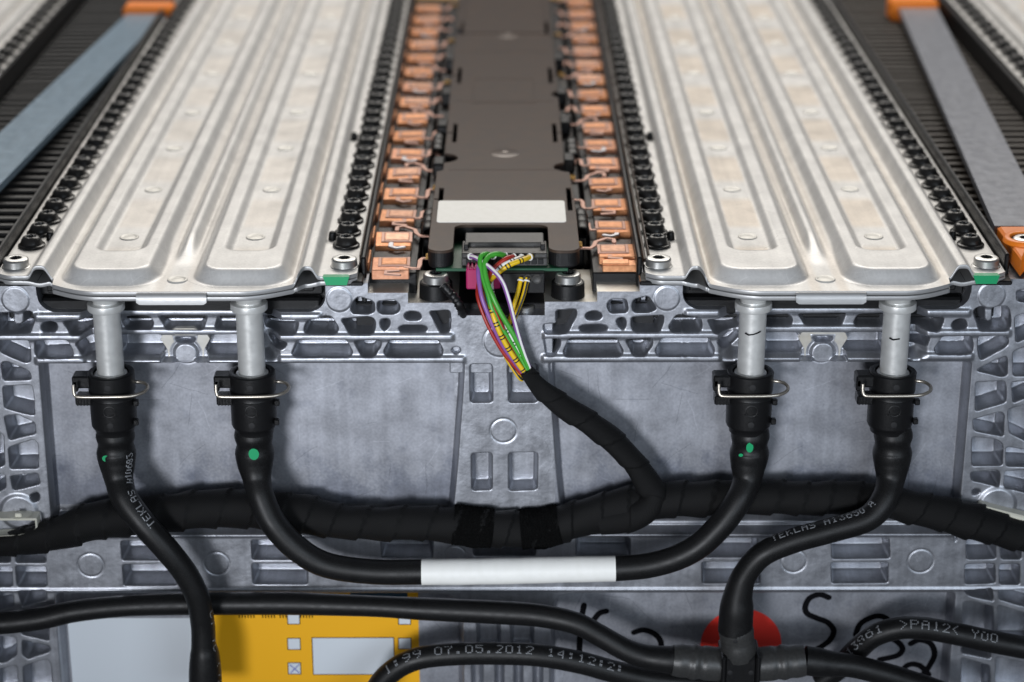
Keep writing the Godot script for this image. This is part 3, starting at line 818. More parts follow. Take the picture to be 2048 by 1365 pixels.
	for s in [[16.5, -51.0], [162.0, -51.0], [19.0, -260.0], [161.0, -238.0]]: stamp("rubber_plug", plug_mesh, M.plastic, t, Vector3(xo + sg * s[0], 0.0, s[1]))
	for u in marks:
		var gb := MB.new()
		var px: float = xo + sg * u
		gb.hexa([Vector3(px - 6.4, 0.14, front_edge(u) - 3.4), Vector3(px + 6.0, 0.14, front_edge(u) - 3.4), Vector3(px + 6.6, 0.14, front_edge(u) + 0.42), Vector3(px - 6.6, 0.14, front_edge(u) + 0.42)], Vector3(0, -0.3, 0))
		gb.hexa([Vector3(px - 6.5, 0.1, front_edge(u) + 0.5), Vector3(px + 6.4, 0.1, front_edge(u) + 0.5), Vector3(px + 5.2, -4.2, front_edge(u) + 0.5), Vector3(px - 5.0, -4.2, front_edge(u) + 0.5)], Vector3(0, 0, -0.25))
		part("paint_mark", gb, M.green_paint, t, "bright green paint mark")
	return t

var rivet_mesh: Mesh
var screw_mesh: Mesh
var plug_mesh: Mesh
var bolt_mesh: Mesh
var socket_mesh: Mesh
func make_shared() -> void:
	var a := MB.new()
	a.lathe([[0.01, 0.55], [2.0, 0.5], [3.0, 0.15], [3.6, 0.3], [4.3, 0.75], [4.9, 0.45], [5.2, -0.2]], Vector3.ZERO, 28)
	rivet_mesh = a.mesh(Vector3.ZERO)
	a = MB.new()
	a.lathe([[0.01, 2.4], [2.2, 2.4, 1], [2.4, 4.3, 1], [2.75, 4.6, 1], [3.1, 4.55], [3.9, 4.05], [4.6, 3.1], [5.05, 2.0], [5.3, 1.35], [5.7, 1.15], [6.2, 1.0], [6.35, 0.7], [6.3, 0.3], [5.9, 0.0]], Vector3.ZERO, 36, Basis(), 6, 0.22)
	for k in a.p.size(): a.p[k] *= Vector3(1.1, 1.22, 1.1)
	screw_mesh = a.mesh(Vector3.ZERO)
	a = MB.new()
	a.lathe([[0.01, 4.6], [1.0, 4.5], [1.6, 4.0], [1.9, 3.0], [2.3, 0.0]], Vector3.ZERO, 20)
	plug_mesh = a.mesh(Vector3.ZERO)
	a = MB.new()
	a.lathe([[2.9, 4.5], [3.2, 4.75], [5.2, 4.6], [6.0, 4.2], [6.35, 3.6], [6.35, 3.6], [6.4, 0.5], [6.4, 0.5], [6.9, 0.4], [7.1, 0.0]], Vector3.ZERO, 40)
	bolt_mesh = a.mesh(Vector3.ZERO)
	a = MB.new()
	a.lathe([[0.01, 2.6], [2.3, 2.6, 1], [2.5, 4.4, 1], [3.0, 4.62]], Vector3.ZERO, 36, Basis(), 6, 0.25)
	socket_mesh = a.mesh(Vector3.ZERO)

func bolt(parent: Node, at: Vector3, called: String) -> void:
	var b := stamp(called, bolt_mesh, M.steel, parent, at)
	var s := MeshInstance3D.new()
	s.name = "socket"; s.mesh = socket_mesh; s.material_override = M.socket
	s.rotation.y = rng.randf()
	b.add_child(s, true)

func coolant_pipe(parent: Node3D, x: float, z: float) -> void:
	var o := Vector3(x, 0, z)
	var a := MB.new()
	a.lathe([[7.6, -3.6], [7.6, -5.4], [6.9, -6.0], [6.9, -8.6], [6.2, -9.0], [6.2, -10.0], [6.4, -10.2], [6.4, -10.2], [8.7, -10.2], [9.1, -10.6], [9.1, -13.6], [8.8, -14.0], [8.8, -14.0], [6.9, -14.2], [6.7, -14.8], [6.7, -14.8], [6.7, -47.6]], o, 40)
	var p := part("coolant_pipe", a, M.pipe, parent)
	var b := MB.new()
	b.lathe([[6.6, -47.2], [7.6, -47.2], [8.1, -47.6], [8.1, -47.6], [8.1, -51.0], [8.0, -58.0]], o, 40)
	part("collar", b, M.pipe, p)
	for k in p.get_child_count(): pass

func plates() -> void:
	var l := cooling_plate(-251.0, 1.0, "silver stamped cooling plate left of the brown centre cover", [168.0])
	var r := cooling_plate(247.5, -1.0, "silver stamped cooling plate right of the brown centre cover", [10.5])
	for q in [[l, 2, -251.0], [r, 2, 247.5]]:
		var o: Node3D = q[0].duplicate()
		o.name = numbered("cooling_plate")
		add_child(o)
		var dx := -262.0 if q[0] == l else 270.0
		o.position.x += dx * K
		o.set_meta("at", l.get_meta("at") + Vector3(dx, 0, 0) if q[0] == l else r.get_meta("at") + Vector3(dx, 0, 0))
		o.set_meta("label", "cooling plate cut off by the photo's top left corner" if q[0] == l else "cooling plate cut off by the photo's top right corner")
		for ch in o.get_children():
			var far: bool = (ch.position.z + o.position.z) * 1000.0 < -330.0
			if (ch.mesh == screw_mesh or ch.mesh == rivet_mesh or ch.mesh == plug_mesh) and (not far or (ch.position.x > 0) != (q[0] == l)) or ch.mesh == bolt_mesh or str(ch.name).begins_with("paint") or str(ch.name).begins_with("folded"):
				o.remove_child(ch); ch.free()
	for x in [-195.5, -125.5]: coolant_pipe(l, x, 14.0)
	for x in [121.8, 192.6]: coolant_pipe(r, x, 14.0)
	var ink := MB.new()
	ink.stroke([Vector2(-3.6, 0), Vector2(-2.0, 0.9), Vector2(0.2, 0.6), Vector2(2.4, -0.2), Vector2(3.6, -0.9)], 0.7, 0.12, Basis(Vector3.RIGHT, Vector3.BACK, Vector3.DOWN), Vector3(121.3, -24.5, 20.66))
	part("marker_line", ink, M.ink, r, "thin black marker line on the third pipe")
	ink = MB.new()
	ink.stroke([Vector2(-3.6, -0.4), Vector2(-2.0, 0.5), Vector2(1.0, 0.0)], 0.8, 0.12, Basis(Vector3.RIGHT, Vector3.BACK, Vector3.DOWN), Vector3(192.2, -27.5, 20.66))
	part("marker_line", ink, M.ink, r, "thin black marker line on the fourth pipe")

# ---------------------------------------------------------------- module trays, cell stacks, straps
func trays() -> void:
	for s in [[-251.0, 1.0, "black plastic module tray under the left cooling plate"], [247.5, -1.0, "black plastic module tray under the right cooling plate"]]:
		var xo: float = s[0]; var sg: float = s[1]
		var t := thing("module_tray", s[2], "module tray", Vector3(xo + sg * 89, -30, -300), "black module trays")
		var mb := MB.new()
		var xm := xo + sg * 89.0
		mb.box(Vector3(xm, -17, -318), Vector3(176, 24, 612), 1.0)
		part("tray_body", mb, M.plastic, t)
		mb = MB.new()
		mb.box(Vector3(xm, -20.0, -9.5), Vector3(140, 9.0, 9), 1.2)
		mb.box(Vector3(xm, -12.0, -12.0), Vector3(142, 6.0, 6), 0.8)
		part("front_lip", mb, M.plastic, t)
		for k in 7:
			mb = MB.new()
			mb.box(Vector3(xm - 60 + k * 20, -9.5, -9.0), Vector3(13, 5.5, 4), 0.5)
			part("locking_tab", mb, M.connector if k % 2 else M.plastic, t)
		for e in [[-2.4, 6.5], [180.6, 5.0]]:
			mb = MB.new()
			mb.box(Vector3(xo + sg * e[0], e[1] - 12.0, -370 - 6.0), Vector3(2.6, 24, 736), 0.8)
			part("edge_rail", mb, M.plastic, t)
		for c in [9.0, 169.0]:
			mb = MB.new()
			mb.box(Vector3(xo + sg * c, -4.6, -3.0), Vector3(24, 2.4, 14), 0.6)
			part("corner_pad", mb, M.plastic, t)
	for s in [[-1.0, "black ribbed cell stack between the left cooling plates, below the blue strap", "rib"], [1.0, "brownish ribbed cell stack between the right cooling plates, below the grey strap", "rib_brown"]]:
		var sg: float = s[0]
		var x0: float = 254.0 * sg; var x1: float = 328.0 * sg
		var t := thing("cell_stack", s[1], "cell stack", Vector3((x0 + x1) * 0.5, -30, -330), "ribbed cell stacks")
		var mb := MB.new()
		mb.box(Vector3((x0 + x1) * 0.5, -26, -390), Vector3(72, 10, 740), 0.5)
		part("stack_base", mb, M.void, t)
		mb = MB.new()
		mb.box(Vector3.ZERO, Vector3(72, 10, 5.2), 0.9)
		var me := mb.mesh(Vector3.ZERO)
		mb = MB.new()
		mb.box(Vector3.ZERO, Vector3(72, 10, 4.2), 0.7)
		var me2 := mb.mesh(Vector3.ZERO)
		for k in 56:
			stamp("cell_rib", me, M[s[2]], t, Vector3((x0 + x1) * 0.5, -12.0 + (k % 3) * 0.15, -34 - 12.6 * k))
			stamp("cell_rib", me2, M[s[2]], t, Vector3((x0 + x1) * 0.5, -13.6, -40.0 - 12.6 * k))
		mb = MB.new()
		mb.box(Vector3(425.0 * sg, -17, -340), Vector3(186, 22, 660), 1.0)
		part("outer_tray", mb, M.plastic, t)
		mb = MB.new()
		mb.box(Vector3(329.5 * sg, -4, -370), Vector3(3, 22, 744), 0.8)
		part("side_rail", mb, M.plastic, t)
	var st := MB.new()
	var a: Vector3 = Vector3(-278.9, 3.0, -567.3); var b: Vector3 = Vector3(-251.2, 3.0, -567.2); var c: Vector3 = Vector3(-279.4, 3.0, -139.2); var d: Vector3 = Vector3(-302.5, 3.0, -244.8)
	st.hexa([a, b, b + (c - b) * 1.3, a + (d - a) * 1.45], Vector3(0, -4, 0))
	single("steel_strap", st, M.strap, "blue tinted flat steel strap slanting across the left cell stack", "strap", "flat steel straps", (a + c) * 0.5)
	st = MB.new()
	a = Vector3(294.6, 3.0, -585.9); b = Vector3(323.5, 3.0, -592.6); c = Vector3(284.0, 3.0, -63.3); d = Vector3(255.4, 3.0, -63.4)
	st.hexa([a, b, c, d], Vector3(0, -4, 0))
	single("steel_strap", st, M.strap_grey, "grey flat steel strap slanting across the right cell stack to an orange bracket", "strap", "flat steel straps", (a + c) * 0.5)
	# orange end brackets
	for q in [[Vector3(-264.5, 6.0, -563.9), "orange plastic bracket at the far end of the blue strap", -12.0], [Vector3(306.5, 6.0, -582.5), "orange plastic bracket at the far end of the grey strap", -12.0]]:
		var o: Vector3 = q[0]
		var t := thing("orange_bracket", q[1], "bracket", o, "orange strap brackets")
		var mb := MB.new()
		mb.box(o + Vector3(0, -6, q[2]), Vector3(36, 16, 22), 2.0)
		part("bracket_body", mb, M.orange, t)
	var ob: Vector3 = Vector3(262.2, 9.0, -24.3)
	var t2 := thing("orange_bracket", "near orange plastic bracket with a socket, at the front end of the grey strap", "bracket", ob, "orange strap brackets")
	var bb := MB.new()
	var p1: Vector3 = Vector3(253.3, 8.0, -48.2); var p2: Vector3 = Vector3(250.6, 8.0, -5.6)
	bb.prism(PackedVector2Array([Vector2(p1.x, p1.z), Vector2(p1.x + 1.0, p2.z + 8.0), Vector2(p1.x + 5.0, p2.z), Vector2(p1.x + 42.0, p2.z), Vector2(p1.x + 42.0, p1.z)]), -1.5, 8.0, 1.3)
	part("bracket_body", bb, M.orange, t2)
	bb = MB.new()
	bb.lathe([[7.6, 8.2], [7.7, 9.6], [8.2, 10.2], [10.0, 10.2], [10.8, 9.4], [11.3, 7.6]], Vector3(ob.x, 0, ob.z), 44)
	part("socket_rim", bb, M.orange, t2)
	bb = MB.new()
	bb.lathe([[0.01, 8.15], [7.65, 8.15]], Vector3(ob.x, 0, ob.z), 32)
	part("socket_bore", bb, M.plastic, t2)
	bolt(t2, Vector3(ob.x, 5.2, ob.z), "strap_bolt")
	bb = MB.new()
	bb.box(Vector3(p1.x + 24.0, -4.4, (p1.z + p2.z) * 0.5), Vector3(38, 5.6, absf(p2.z - p1.z) + 2.0), 0.8)
	part("bracket_foot", bb, M.brown, t2)

# ---------------------------------------------------------------- middle: terminal strips, cover, connectors
func terminal_strips() -> void:
	var tabm := MB.new()
	tabm.box(Vector3.ZERO, Vector3(18.6, 5.2, 21.5), 0.4)
	var tab_mesh := tabm.mesh(Vector3.ZERO)
	var wm := MB.new()
	wm.box(Vector3(0, 0.35, 0), Vector3(12.6, 0.9, 10.2), 0.3)
	var weld := wm.mesh(Vector3.ZERO)
	var fm := MB.new()
	for e in [[-7.2, 0.0, 1.7, 14.4], [7.2, 0.0, 1.7, 14.4], [0.0, -6.2, 12.8, 1.7], [0.0, 6.2, 12.8, 1.7]]:
		fm.box(Vector3(e[0], 0.3, e[1]), Vector3(e[2], 0.6, e[3]), 0.15)
	var frame := fm.mesh(Vector3.ZERO)
	for s in [[-1.0, "black terminal strip with copper tabs left of the brown centre cover", -57.8], [1.0, "black terminal strip with copper tabs right of the brown centre cover", 57.4]]:
		var sg: float = s[0]; var cx: float = s[2]
		var t := thing("terminal_strip", s[1], "terminal strip", Vector3(cx, -20, -330), "copper terminal strips")
		var mb := MB.new()
		mb.box(Vector3(cx, -14.5, -332), Vector3(27, 18, 634), 0.6)
		part("carrier", mb, M.plastic, t)
		mb = MB.new()
		mb.box(Vector3(cx + sg * 12.6, -3.0, -330), Vector3(1.4, 9, 628), 0.3)
		mb.box(Vector3(cx + sg * 14.6, -1.5, -330), Vector3(0.8, 12, 632), 0.2)
		part("outer_wall", mb, M.cover, t)
		var n := 0
		for k in 16:
			var z := -19.0 - 39.1 * k if sg < 0 else -38.0 - 39.1 * k
			var o := stamp("copper_tab", tab_mesh, [M.copper, M.copper_dull, M.copper_dark, M.copper][rng.randi() % 4], t, Vector3(cx + rng.randf_range(-0.4, 0.4), -4.4, z + rng.randf_range(-0.6, 0.6)))
			o.rotation = Vector3(rng.randf_range(-0.03, 0.03), rng.randf_range(-0.03, 0.03), rng.randf_range(-0.04, 0.04))
			for q in [[weld, [M.copper_pale, M.copper][rng.randi() % 2], "weld_pad"], [frame, M.trace, "sense_frame"]]:
				var w := MeshInstance3D.new()
				w.name = q[2]; w.mesh = q[0]; w.material_override = q[1]
				w.position = Vector3(-sg * 1.8, 2.6, -1.6) * K
				o.add_child(w, true)
			mb = MB.new()
			mb.box(Vector3(cx, -5.4, z - 19.5), Vector3(19.5, 2.4, 14.0), 0.5)
			part("spacer", mb, M.plastic, t)
			var x0 := cx - sg * 10.0
			var z0 := z + 2.0
			var shape: Array
			var w0 := -sg
			match (k + (0 if sg < 0 else 1)) % 3:
				0: shape = [Vector2(x0 + w0 * -2, z0 + 4), Vector2(x0 + w0 * 1.5, z0 + 6), Vector2(x0 + w0 * 4.5, z0 + 6), Vector2(x0 + w0 * 5.0, z0 + 2), Vector2(x0 + w0 * 5.0, z0 - 6), Vector2(x0 + w0 * 6.0, z0 - 9), Vector2(x0 + w0 * 9.0, z0 - 9.5)]
				1: shape = [Vector2(x0 + w0 * -9, z0 - 15), Vector2(x0 + w0 * -9, z0 - 20), Vector2(x0 + w0 * -5.5, z0 - 22), Vector2(x0 + w0 * -2.5, z0 - 19), Vector2(x0 + w0 * 0.5, z0 - 16), Vector2(x0 + w0 * 1.5, z0 - 10), Vector2(x0 + w0 * 3.5, z0 - 6), Vector2(x0 + w0 * 8.5, z0 - 6)]
				_: shape = [Vector2(x0 + w0 * -1, z0 + 3), Vector2(x0 + w0 * 2.0, z0 + 4), Vector2(x0 + w0 * 3.2, z0 + 1), Vector2(x0 + w0 * 3.2, z0 - 7), Vector2(x0 + w0 * 5.4, z0 - 10), Vector2(x0 + w0 * 7.6, z0 - 7), Vector2(x0 + w0 * 7.6, z0 - 1), Vector2(x0 + w0 * 9.0, z0 + 1)]
			mb = MB.new()
			mb.stroke(shape, 2.5, 0.7, Basis(), Vector3(0, -2.1, 0))
			part("sense_trace", mb, M.trace, t)
			mb = MB.new()
			mb.stroke([Vector2(cx + sg * 1.0, z + 7.5), Vector2(cx + sg * 1.0, z + 12.5), Vector2(cx - sg * 2.0, z + 15.0), Vector2(cx - sg * 5.5, z + 13.5)] if k % 2 else [Vector2(cx - sg * 4.0, z + 7.5), Vector2(cx - sg * 4.5, z + 11.0), Vector2(cx + sg * 1.5, z + 12.0), Vector2(cx + sg * 1.5, z + 15.5), Vector2(cx - sg * 5.0, z + 17.0)], 2.8, 0.7, Basis(), Vector3(0, -2.3, 0))
			part("sense_trace", mb, M.tin if k % 4 == 1 else M.trace, t)
			if k % 3 == 0:
				mb = MB.new()
				for g in 4: mb.stroke([Vector2(x0 + w0 * 8.0, z0 - 13 + g * 2.1), Vector2(x0 + w0 * 11.5, z0 - 13.6 + g * 2.1)], 0.9, 0.7, Basis(), Vector3(0, -1.2, 0))
				part("gold_contact", mb, M.gold, t)
			n += 1
		# side foil glimpsed beside the wall
		for k in 15:
			mb = MB.new()
			mb.box(Vector3(cx + sg * 10.9, -3.6, -28.0 - 39.1 * k), Vector3(1.0, 5.0, 20.0), 0.2)
			part("busbar_edge", mb, M.copper, t)
	# half tab at the front of the right strip
	var r := get_node("terminal_strip_001")
	var hb := MB.new()
	hb.box(Vector3(58.0, -4.0, -20.5), Vector3(18.0, 3.6, 8.5), 0.35)
	hb.box(Vector3(55.6, -1.9, -20.7), Vector3(13.5, 0.9, 7.0), 0.3)
	part("copper_tab", hb, M.copper, r)

func centre_cover() -> void:
	var t := thing("module_cover", "brown sheened cover plate down the middle between the copper strips", "cover", Vector3(-1, 0, -330))
	var y := 7.0
	var l: float = Vector3(-38.6, 7.0, -14.0).x; var r: float = Vector3(37.4, 7.0, -13.7).x
	var ol := PackedVector2Array()
	var zf: float = Vector3(0, 7.0, -12.3).z
	var il: float = Vector3(-25.9, 7.0, -37.5).x; var ir: float = Vector3(21.9, 7.0, -37.4).x
	var zu: float = Vector3(0, 7.0, -53.7).z
	var arc := func(cx: float, cz: float, rr: float, a0: float, a1: float, n: int) -> void:
		for k in n + 1: ol.append(Vector2(cx, cz) + Vector2.from_angle(lerpf(a0, a1, float(k) / n)) * rr)
	arc.call(l + 6, zf - 6, 6.0, PI, PI / 2, 8)
	arc.call(il - 6, zf - 6, 6.0, PI / 2, 0, 8)
	arc.call(il + 5, zu + 5, 5.0, PI, PI * 1.5, 6)
	arc.call(ir - 5, zu + 5, 5.0, -PI / 2, 0, 6)
	arc.call(ir + 6, zf - 6, 6.0, PI, PI / 2, 8)
	arc.call(r - 6, zf - 6, 6.0, PI / 2, 0, 8)
	for q in [[r, -75.0], [r - 1.5, -150.0], [r - 4.0, -152.0], [r - 4.0, -640.0], [l + 4.0, -640.0], [l + 4.0, -152.0], [l + 0.5, -149.0]]: ol.append(Vector2(q[0], q[1]))
	# half-round openings along both edges, and slots with a fine web to the edge
	for q in [[Vector3(-37.8, 7.0, -175.6), 6.5], [Vector3(38.2, 7.0, -157.6), 6.5], [Vector3(40.3, 7.0, -317.5), 6.5], [Vector3(-38.8, 7.0, -491.2), 6.5], [Vector3(43.3, 7.0, -475.7), 6.5]]:
		var cut := PackedVector2Array()
		for k in 20: cut.append(Vector2(q[0].x, q[0].z) + Vector2(cos(TAU * k / 20.0) * 11.0, sin(TAU * k / 20.0) * 10.0))
		var res := Geometry2D.clip_polygons(ol, cut)
		ol = res[0]
	for q in [[Vector3(-34.4, 7.0, -86.0).x, -98.0, -1.0], [Vector3(34.4, 7.0, -85.8).x, -98.0, 1.0], [l + 9.0, -228.0, -1.0], [r - 8.0, -228.0, 1.0], [l + 9.0, -365.0, -1.0], [r - 8.0, -365.0, 1.0], [l + 9.0, -500.0, -1.0], [r - 8.0, -500.0, 1.0]]:
		var x: float = q[0]; var z: float = q[1]
		var cut := Geometry2D.merge_polygons(PackedVector2Array([Vector2(x - 1.2, z - 20), Vector2(x + 1.2, z - 20), Vector2(x + 1.2, z + 20), Vector2(x - 1.2, z + 20)]), PackedVector2Array([Vector2(x, z - 0.8), Vector2(x + q[2] * 14.0, z - 0.8), Vector2(x + q[2] * 14.0, z + 0.8), Vector2(x, z + 0.8)]))[0]
		var res := Geometry2D.clip_polygons(ol, cut)
		for g in res:
			if g.size() > 30 and not Geometry2D.is_polygon_clockwise(g): ol = g
	var mb := MB.new()
	mb.prism(ol, 5.6, y, 0.22)
	part("top_sheet", mb, M.cover, t)
	mb = MB.new()
	mb.prism(ol, -1.2, 5.55, 0.1)
	part("cover_rim", mb, M.plastic, t)
	mb = MB.new()
	mb.box(Vector3((l + r) * 0.5, -13, -350), Vector3(84, 20, 580), 0.6)
	mb.box(Vector3((l + r) * 0.5, -13, -362), Vector3(70, 14, 560), 0.6)
	part("cover_base", mb, M.plastic, t)
	for q in [[(l + il) * 0.5, il - l], [(r + ir) * 0.5, r - ir]]:
		mb = MB.new()
		mb.lathe([[6.0, -2.6], [q[1] * 0.5 - 0.3, -2.2], [q[1] * 0.5 - 0.15, 6.2]], Vector3(q[0], 0, zf - q[1] * 0.5), 32)
		part("rounded_post", mb, M.plastic, t)
	mb = MB.new()
	var zs: float = Vector3(0, 7.0, -481.9).z
	mb.prism(PackedVector2Array([Vector2(l + 9, -640), Vector2(r - 9, -640), Vector2(r - 9, zs), Vector2(l + 9, zs)]), 6.6, 7.9, 0.5)
	part("raised_end", mb, M.cover, t)
	mb = MB.new()
	var za: float = Vector3(0, 7.0, -355.5).z
	for q in [[-20.0, za, 38.0, 0.8], [-20.0, za + 60.0, 38.0, 0.8]]: mb.box(Vector3(q[0] + 19.0, 7.05, q[1]), Vector3(q[2], 0.35, q[3]), 0.1)
	for q in [-20.5, 18.5]: mb.box(Vector3(q, 7.05, za + 30.0), Vector3(0.8, 0.35, 61.0), 0.1)
	part("moulded_frame", mb, M.cover, t)
	mb = MB.new()
	for zz in [-152.0, -300.0, -430.0]: mb.box(Vector3((l + r) * 0.5, 7.02, zz), Vector3(r - l - 14.0, 0.3, 0.7), 0.1)
	part("moulded_seam", mb, M.cover, t)
	for q in [[l + 1.0, -175.0], [l + 1.0, -255.0], [r - 1.0, -182.0], [r - 1.0, -262.0], [l + 1.5, -330.0], [r - 1.5, -330.0], [l + 1.5, -420.0], [r - 1.5, -420.0]]:
		mb = MB.new()
		mb.box(Vector3(q[0], 2.0, q[1]), Vector3(7.0, 8.0, 16.0), 1.2)
		part("side_clip", mb, M.plastic, t)
	# label sticker
	mb = MB.new()
	var lo := PackedVector2Array()
	var pts := [Vector3(-34.7, 7.0, -94.7), Vector3(32.8, 7.0, -94.5), Vector3(31.8, 7.0, -57.7), Vector3(-35.5, 7.0, -57.9)]
	var x0: float = pts[3].x; var x1: float = pts[2].x; var z0: float = pts[0].z; var z1: float = pts[2].z
	for c in [[x0 + 2, z0 + 2, PI], [x1 - 2, z0 + 2, PI * 1.5], [x1 - 2, z1 - 2, 0.0], [x0 + 2, z1 - 2, PI * 0.5]]:
		for k in 5: lo.append(Vector2(c[0], c[1]) + Vector2.from_angle(c[2] + PI / 2 * k / 4.0) * 2.0)
	mb.prism(lo, 6.9, 7.22, 0.1)
	part("blank_sticker", mb, M.label, t, "blank white sticker near the front of the cover")
	mb = MB.new()
	mb.hexa([Vector3(-21, 7.25, -640), Vector3(21, 7.25, -640), Vector3(21, 7.25, -612), Vector3(-21, 7.25, -612)], Vector3(0, -0.3, 0))
	part("blank_sticker", mb, M.label, t, "blank white sticker at the far end of the cover")
	for q in [Vector3(0, 7.0, -185.6), Vector3(2.1, 7.0, -478.9)]:
		mb = MB.new()
		mb.lathe([[0.01, 0.1], [1.2, 0.1], [1.6, 0.5], [3.2, 0.55], [7.5, 0.25], [8.5, -0.1]], q, 28)
		part("gate_dimple", mb, M.cover, t)
	# looms at the sides of the cover
	for q in [[l - 1.5, -92.0], [r + 3.0, -92.0], [l - 1.0, -240.0], [r + 2.0, -230.0]]:
		mb = MB.new()
		for k in 3: mb.lathe([[2.4, -6.0], [3.6, -5.0], [4.0, 0.0], [3.6, 5.0], [2.4, 6.0]], Vector3(q[0], -1.0, q[1] + k * 11.0), 18, Basis(Vector3.RIGHT, PI / 2))
		part("grommet", mb, M.plastic, t)
	# board and plugs at the front
	mb = MB.new()
	mb.box(Vector3(-1.5, -2.6, -34), Vector3(66, 1.6, 46), 0.2)
	single("circuit_board", mb, M.pcb, "green circuit board edge under the front of the brown cover", "circuit board", "", Vector3(-1.5, -3, -34))
	var h := thing("wire_connector", "wide dark grey connector holding the green, red and yellow wires", "connector", Vector3(-1, -2, -30), "wire connectors")
	var hl: float = -21.7; var hr: float = 21.2
	var hw := hr - hl; var hc := (hl + hr) * 0.5
	mb = MB.new()
	mb.box(Vector3(hc, 0.5, -24.0), Vector3(hw, 4.2, 20.0), 0.4)
	mb.box(Vector3(hc, 3.6, -24.4), Vector3(hw, 2.6, 19.6), 0.5)
	part("shell", mb, M.connector, h)
	mb = MB.new()
	mb.box(Vector3(hc, 5.6, -33.0), Vector3(hw - 3.0, 3.0, 16.0), 0.5)
	part("lid", mb, M.connector, h)
	for e in [-1.0, 1.0]:
		mb = MB.new()
		mb.box(Vector3(hc + e * (hw * 0.5 - 2.2), 5.8, -22.5), Vector3(2.4, 3.4, 4.0), 0.3)
		part("latch", mb, M.plastic, h)
	for k in 12:
		mb = MB.new()
		mb.box(Vector3(hl + 3.4 + k * (hw - 6.8) / 11.0, 0.9, -13.7), Vector3(2.5, 2.8, 1.2), 0.2)
		part("wire_port", mb, M.void, h)
	h = thing("wire_connector", "magenta connector half hidden behind the violet and green wires", "connector", Vector3(-12, -12, -12), "wire connectors")
	mb = MB.new()
	var ma: Vector3 = Vector3(-19.6, -0.4, -8.0); var mc: Vector3 = Vector3(-2.5, -11.2, -4.0)
	mb.box(Vector3((ma.x + mc.x) * 0.5 - 4.0, (ma.y + mc.y) * 0.5, -13.0), Vector3((mc.x - ma.x) * 0.5, ma.y - mc.y, 14.0), 0.6)
	mb.box(Vector3((ma.x + mc.x) * 0.5 + 4.4, (ma.y + mc.y) * 0.5 - 2.2, -15.0), Vector3((mc.x - ma.x) * 0.5, (ma.y - mc.y) * 0.7, 14.0), 0.6)
	part("shell", mb, M.magenta, h)
	for k in 4:
		mb = MB.new()
		mb.box(Vector3(ma.x + 1.4 + k * 1.9, ma.y + 0.5, -11.0), Vector3(0.9, 1.2, 12.0), 0.2)
		part("comb_rib", mb, M.magenta, h)
	h = thing("wire_connector", "small black connector with two yellow wires, right of the magenta one", "connector", Vector3(10, -12, -12), "wire connectors")
	mb = MB.new()
	var ka: Vector3 = Vector3(-1.7, -2.8, -8.0); var kc: Vector3 = Vector3(19.9, -13.8, -4.0)
	mb.box(Vector3((ka.x + kc.x) * 0.5, (ka.y + kc.y) * 0.5, -14.0), Vector3(kc.x - ka.x, ka.y - kc.y, 14.0), 0.6)
	part("shell", mb, M.plastic, h)
	for x in [ka.x + 13.0, ka.x + 17.6]:
		mb = MB.new()
		mb.lathe([[0.01, 0.0], [1.7, 0.0], [1.9, 0.6], [2.3, 0.6], [2.5, 0.0]], Vector3(x, ka.y - 3.2, -6.9), 18, Basis(Vector3.RIGHT, PI / 2))
		part("wire_seal", mb, M.connector, h)
	# stand-offs with steel bolts
	for q in [[-34.5, "steel torx bolt on a black sleeve left of the wire connectors"], [31.5, "steel torx bolt on a black sleeve right of the wire connectors"]]:
		var o := Vector3(q[0], -16.0, -10.0)
		var b := thing("sleeve_bolt", q[1], "bolt", o, "sleeve bolts beside the connectors")
		mb = MB.new()
		mb.lathe([[6.6, 7.8], [7.6, 8.0], [8.2, 7.4], [8.2, 7.4], [8.5, 1.0], [8.5, 0.0]], o, 40)
		part("rubber_sleeve", mb, M.plastic, b)
		bolt(b, o + Vector3(0, 7.6, 0), "bolt_head")
	var g: Vector3 = Vector3(10.0, -21.5, -9.0)
	var gt := thing("ground_screw", "small torx screw with a washer in the recess behind the wires", "screw", g)
	mb = MB.new()
	mb.lathe([[5.6, -3.0], [7.0, -2.8], [7.4, -3.4], [7.4, -5.0]], g, 32)
	part("washer", mb, M.machined, gt)
	var gs := stamp("screw_head", bolt_mesh, M.steel, gt, g + Vector3(0, -3.0, 0))
	gs.scale = Vector3(0.72, 0.9, 0.72)
	mb = MB.new()
	sweep(mb, [Vector3(-30.9, -5.8, 2.0), Vector3(-27.2, -9.6, 3.0), Vector3(-24.2, -12.6, 5.0), Vector3(-21.8, -17.7, 4.0), Vector3(-20.1, -27.3, -6.0)], fill(5, 2.2), 16, 6, func(s, _a, rr): return rr + 0.35 * sin(s * 2.6))
	single("corrugated_sleeve", mb, M.plastic, "short shiny black corrugated sleeve left of the magenta connector", "sleeve", "", Vector3(-26.0, -10.7, 3.0))
	mb = MB.new()
	mb.box(Vector3(0, -30, -330), Vector3(150, 20, 640), 0.5)
	single("base_tray", mb, M.void, "dark tray floor seen in the gaps beneath the copper strips", "tray", "", Vector3(0, -40, -330))
	mb = MB.new()
	mb.box(Vector3(0, -12, -668), Vector3(150, 18, 50), 1.0)
	single("end_block", mb, mat(Color(0.42, 0.24, 0.08), 0.5), "tan end block behind the far end of the brown cover", "end block", "", Vector3(0, -21, -668))

